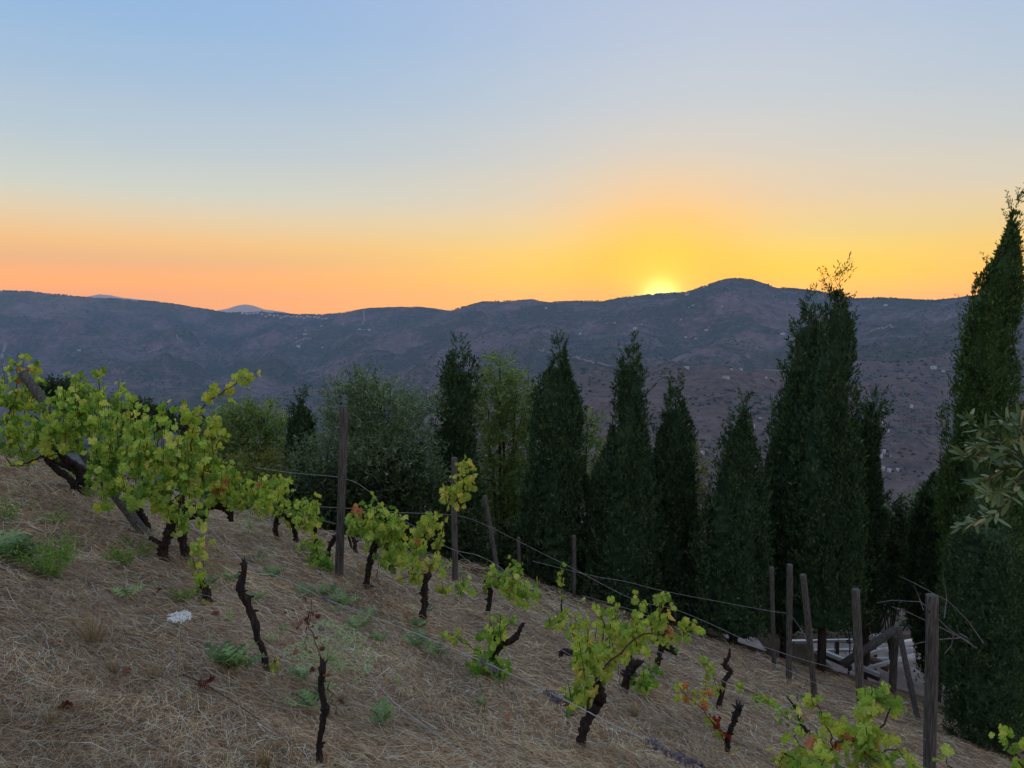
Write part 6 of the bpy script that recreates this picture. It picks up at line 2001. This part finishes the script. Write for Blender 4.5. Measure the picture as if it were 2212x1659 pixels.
# sticks on the ground
KG = 'dry sticks lying on the straw'
for k, (pts_, r_, lab) in enumerate([
    ([(395, 1465), (440, 1485), (490, 1515), (560, 1562)], 0.004, 'longest dark stick lying across the straw left of the upright stock'), ([(242, 1355), (243, 1375), (236, 1395), (238, 1405)], 0.005, 'pale forked stick left of the dry tuft'), ([(180, 1255), (215, 1290), (262, 1345)], 0.0025, 'thin grey cane running down from the leafy weed'),
    ([(470, 1362), (490, 1366), (512, 1369)], 0.005, 'pale stick left of the leaning stock foot'), ([(612, 1330), (630, 1324), (650, 1320)], 0.004, 'dark stick right of the leaning stock'), ([(740, 1613), (790, 1603), (850, 1590)], 0.004, 'pale reed stem lying at the bottom centre'),
    ([(830, 1310 + 0), (850, 1314), (895, 1321)], 0.003, 'thin twig left of the straight trunk'), ([(830, 1268), (850, 1262), (880, 1268)], 0.003, 'forked twig below the broad leafy vine'), ([(1160, 1322), (1170, 1324), (1184, 1323)], 0.008, 'short black stick near the slope edge'), ([(1520, 1508), (1535, 1512), (1545, 1516)], 0.006, 'grey stick left of the zigzag vine foot')]):
    L = [on_ground(a, b_) + Vector((0, 0, 0.02)) for a, b_ in pts_]
    o0 = L[0].copy()
    ob = MB().tube(smooth_line([p - o0 for p in L], 10), list(np.linspace(r_, r_ * 0.5, 10)), 6, 0.15, k).build('dry_stick', M['tuft'] if 'pale' in lab else M['cane'], None, True)
    ob.location = o0
    tag(ob, lab, 'stick', KG)

# ------------------------------------------------------------------ straw
nS = 215000
r_ = np.random.default_rng(99)
y = 1.5 * np.exp(r_.uniform(0, math.log(17 / 1.5), nS * 2))
u = r_.uniform(-0.80, 0.80, nS * 2)
x = u * y
ok = (x > -14) & (x < 14)
edge = np.interp(x, [-12, -5.7, -3.1, 0, 3.5, 8, 14], [8.5, 9.5, 11.5, 14.3, 14.8, 14.9, 14.5]) + 0.8 * (vnoise(x * 2, y * 2, 77) - 0.5)
ok &= y < edge
clump = fbm(x * 2.1, y * 2.1, 7, 3)
ok &= (clump > r_.uniform(-1.0, 0.25, len(x)))
x, y = x[ok][:nS], y[ok][:nS]
n = len(x)
k = np.clip(y / 4, 0.7, 2.6)
# stems lie mostly down the slope, in swirling drifts
ang0 = math.atan2(-0.24, -0.353 * -1) + 1.9 * fbm(x * 0.8, y * 0.8, 41, 2) + r_.normal(0, 0.75, n)
L = r_.uniform(0.04, 0.17, n) * (0.75 + 0.25 * k) * np.where(r_.random(n) < 0.06, 1.8, 1)
W = r_.uniform(0.0007, 0.0025, n) * k * np.where(r_.random(n) < 0.05, 1.6, 1)
D = np.stack([np.cos(ang0), np.sin(ang0), np.zeros(n)], 1)
D[:, 2] = -0.353 * D[:, 0] - 0.24 * D[:, 1] + r_.normal(0, 0.24, n) + np.where(r_.random(n) < 0.05, r_.uniform(0.2, 0.9, n), 0)
D = unit(D)
S = unit(np.cross(D, np.array([0.33, 0.23, 0.92]) + r_.normal(0, 0.5, (n, 3))))
z = near_ground(x, y) + near_detail(x, y) + r_.uniform(-0.004, 0.04, n) + 0.03 * np.clip(clump[ok][:n] + .1, 0, 1)
C = np.stack([x, y, z], 1)
bend = r_.normal(0, 0.12, n)
P0 = C - D * (L / 2)[:, None]
P1 = C + S * (bend * L)[:, None] + np.array([0, 0, 1.0]) * (np.abs(bend) * L * 0.5)[:, None]
P2 = C + D * (L / 2)[:, None]
V = np.stack([P0 - S * W[:, None] / 2, P0 + S * W[:, None] / 2, P1 - S * W[:, None] / 2, P1 + S * W[:, None] / 2, P2 - S * W[:, None] / 3, P2 + S * W[:, None] / 3], 1).reshape(-1, 3)
kk = np.arange(n) * 6
Q = np.concatenate([np.stack([kk, kk + 1, kk + 3, kk + 2], 1), np.stack([kk + 2, kk + 3, kk + 5, kk + 4], 1)])
o = mesh_np('straw', V, Q, M['straw'])
tag(o, 'dry cut grass lying thick over the vineyard slope', 'straw', kind='stuff')
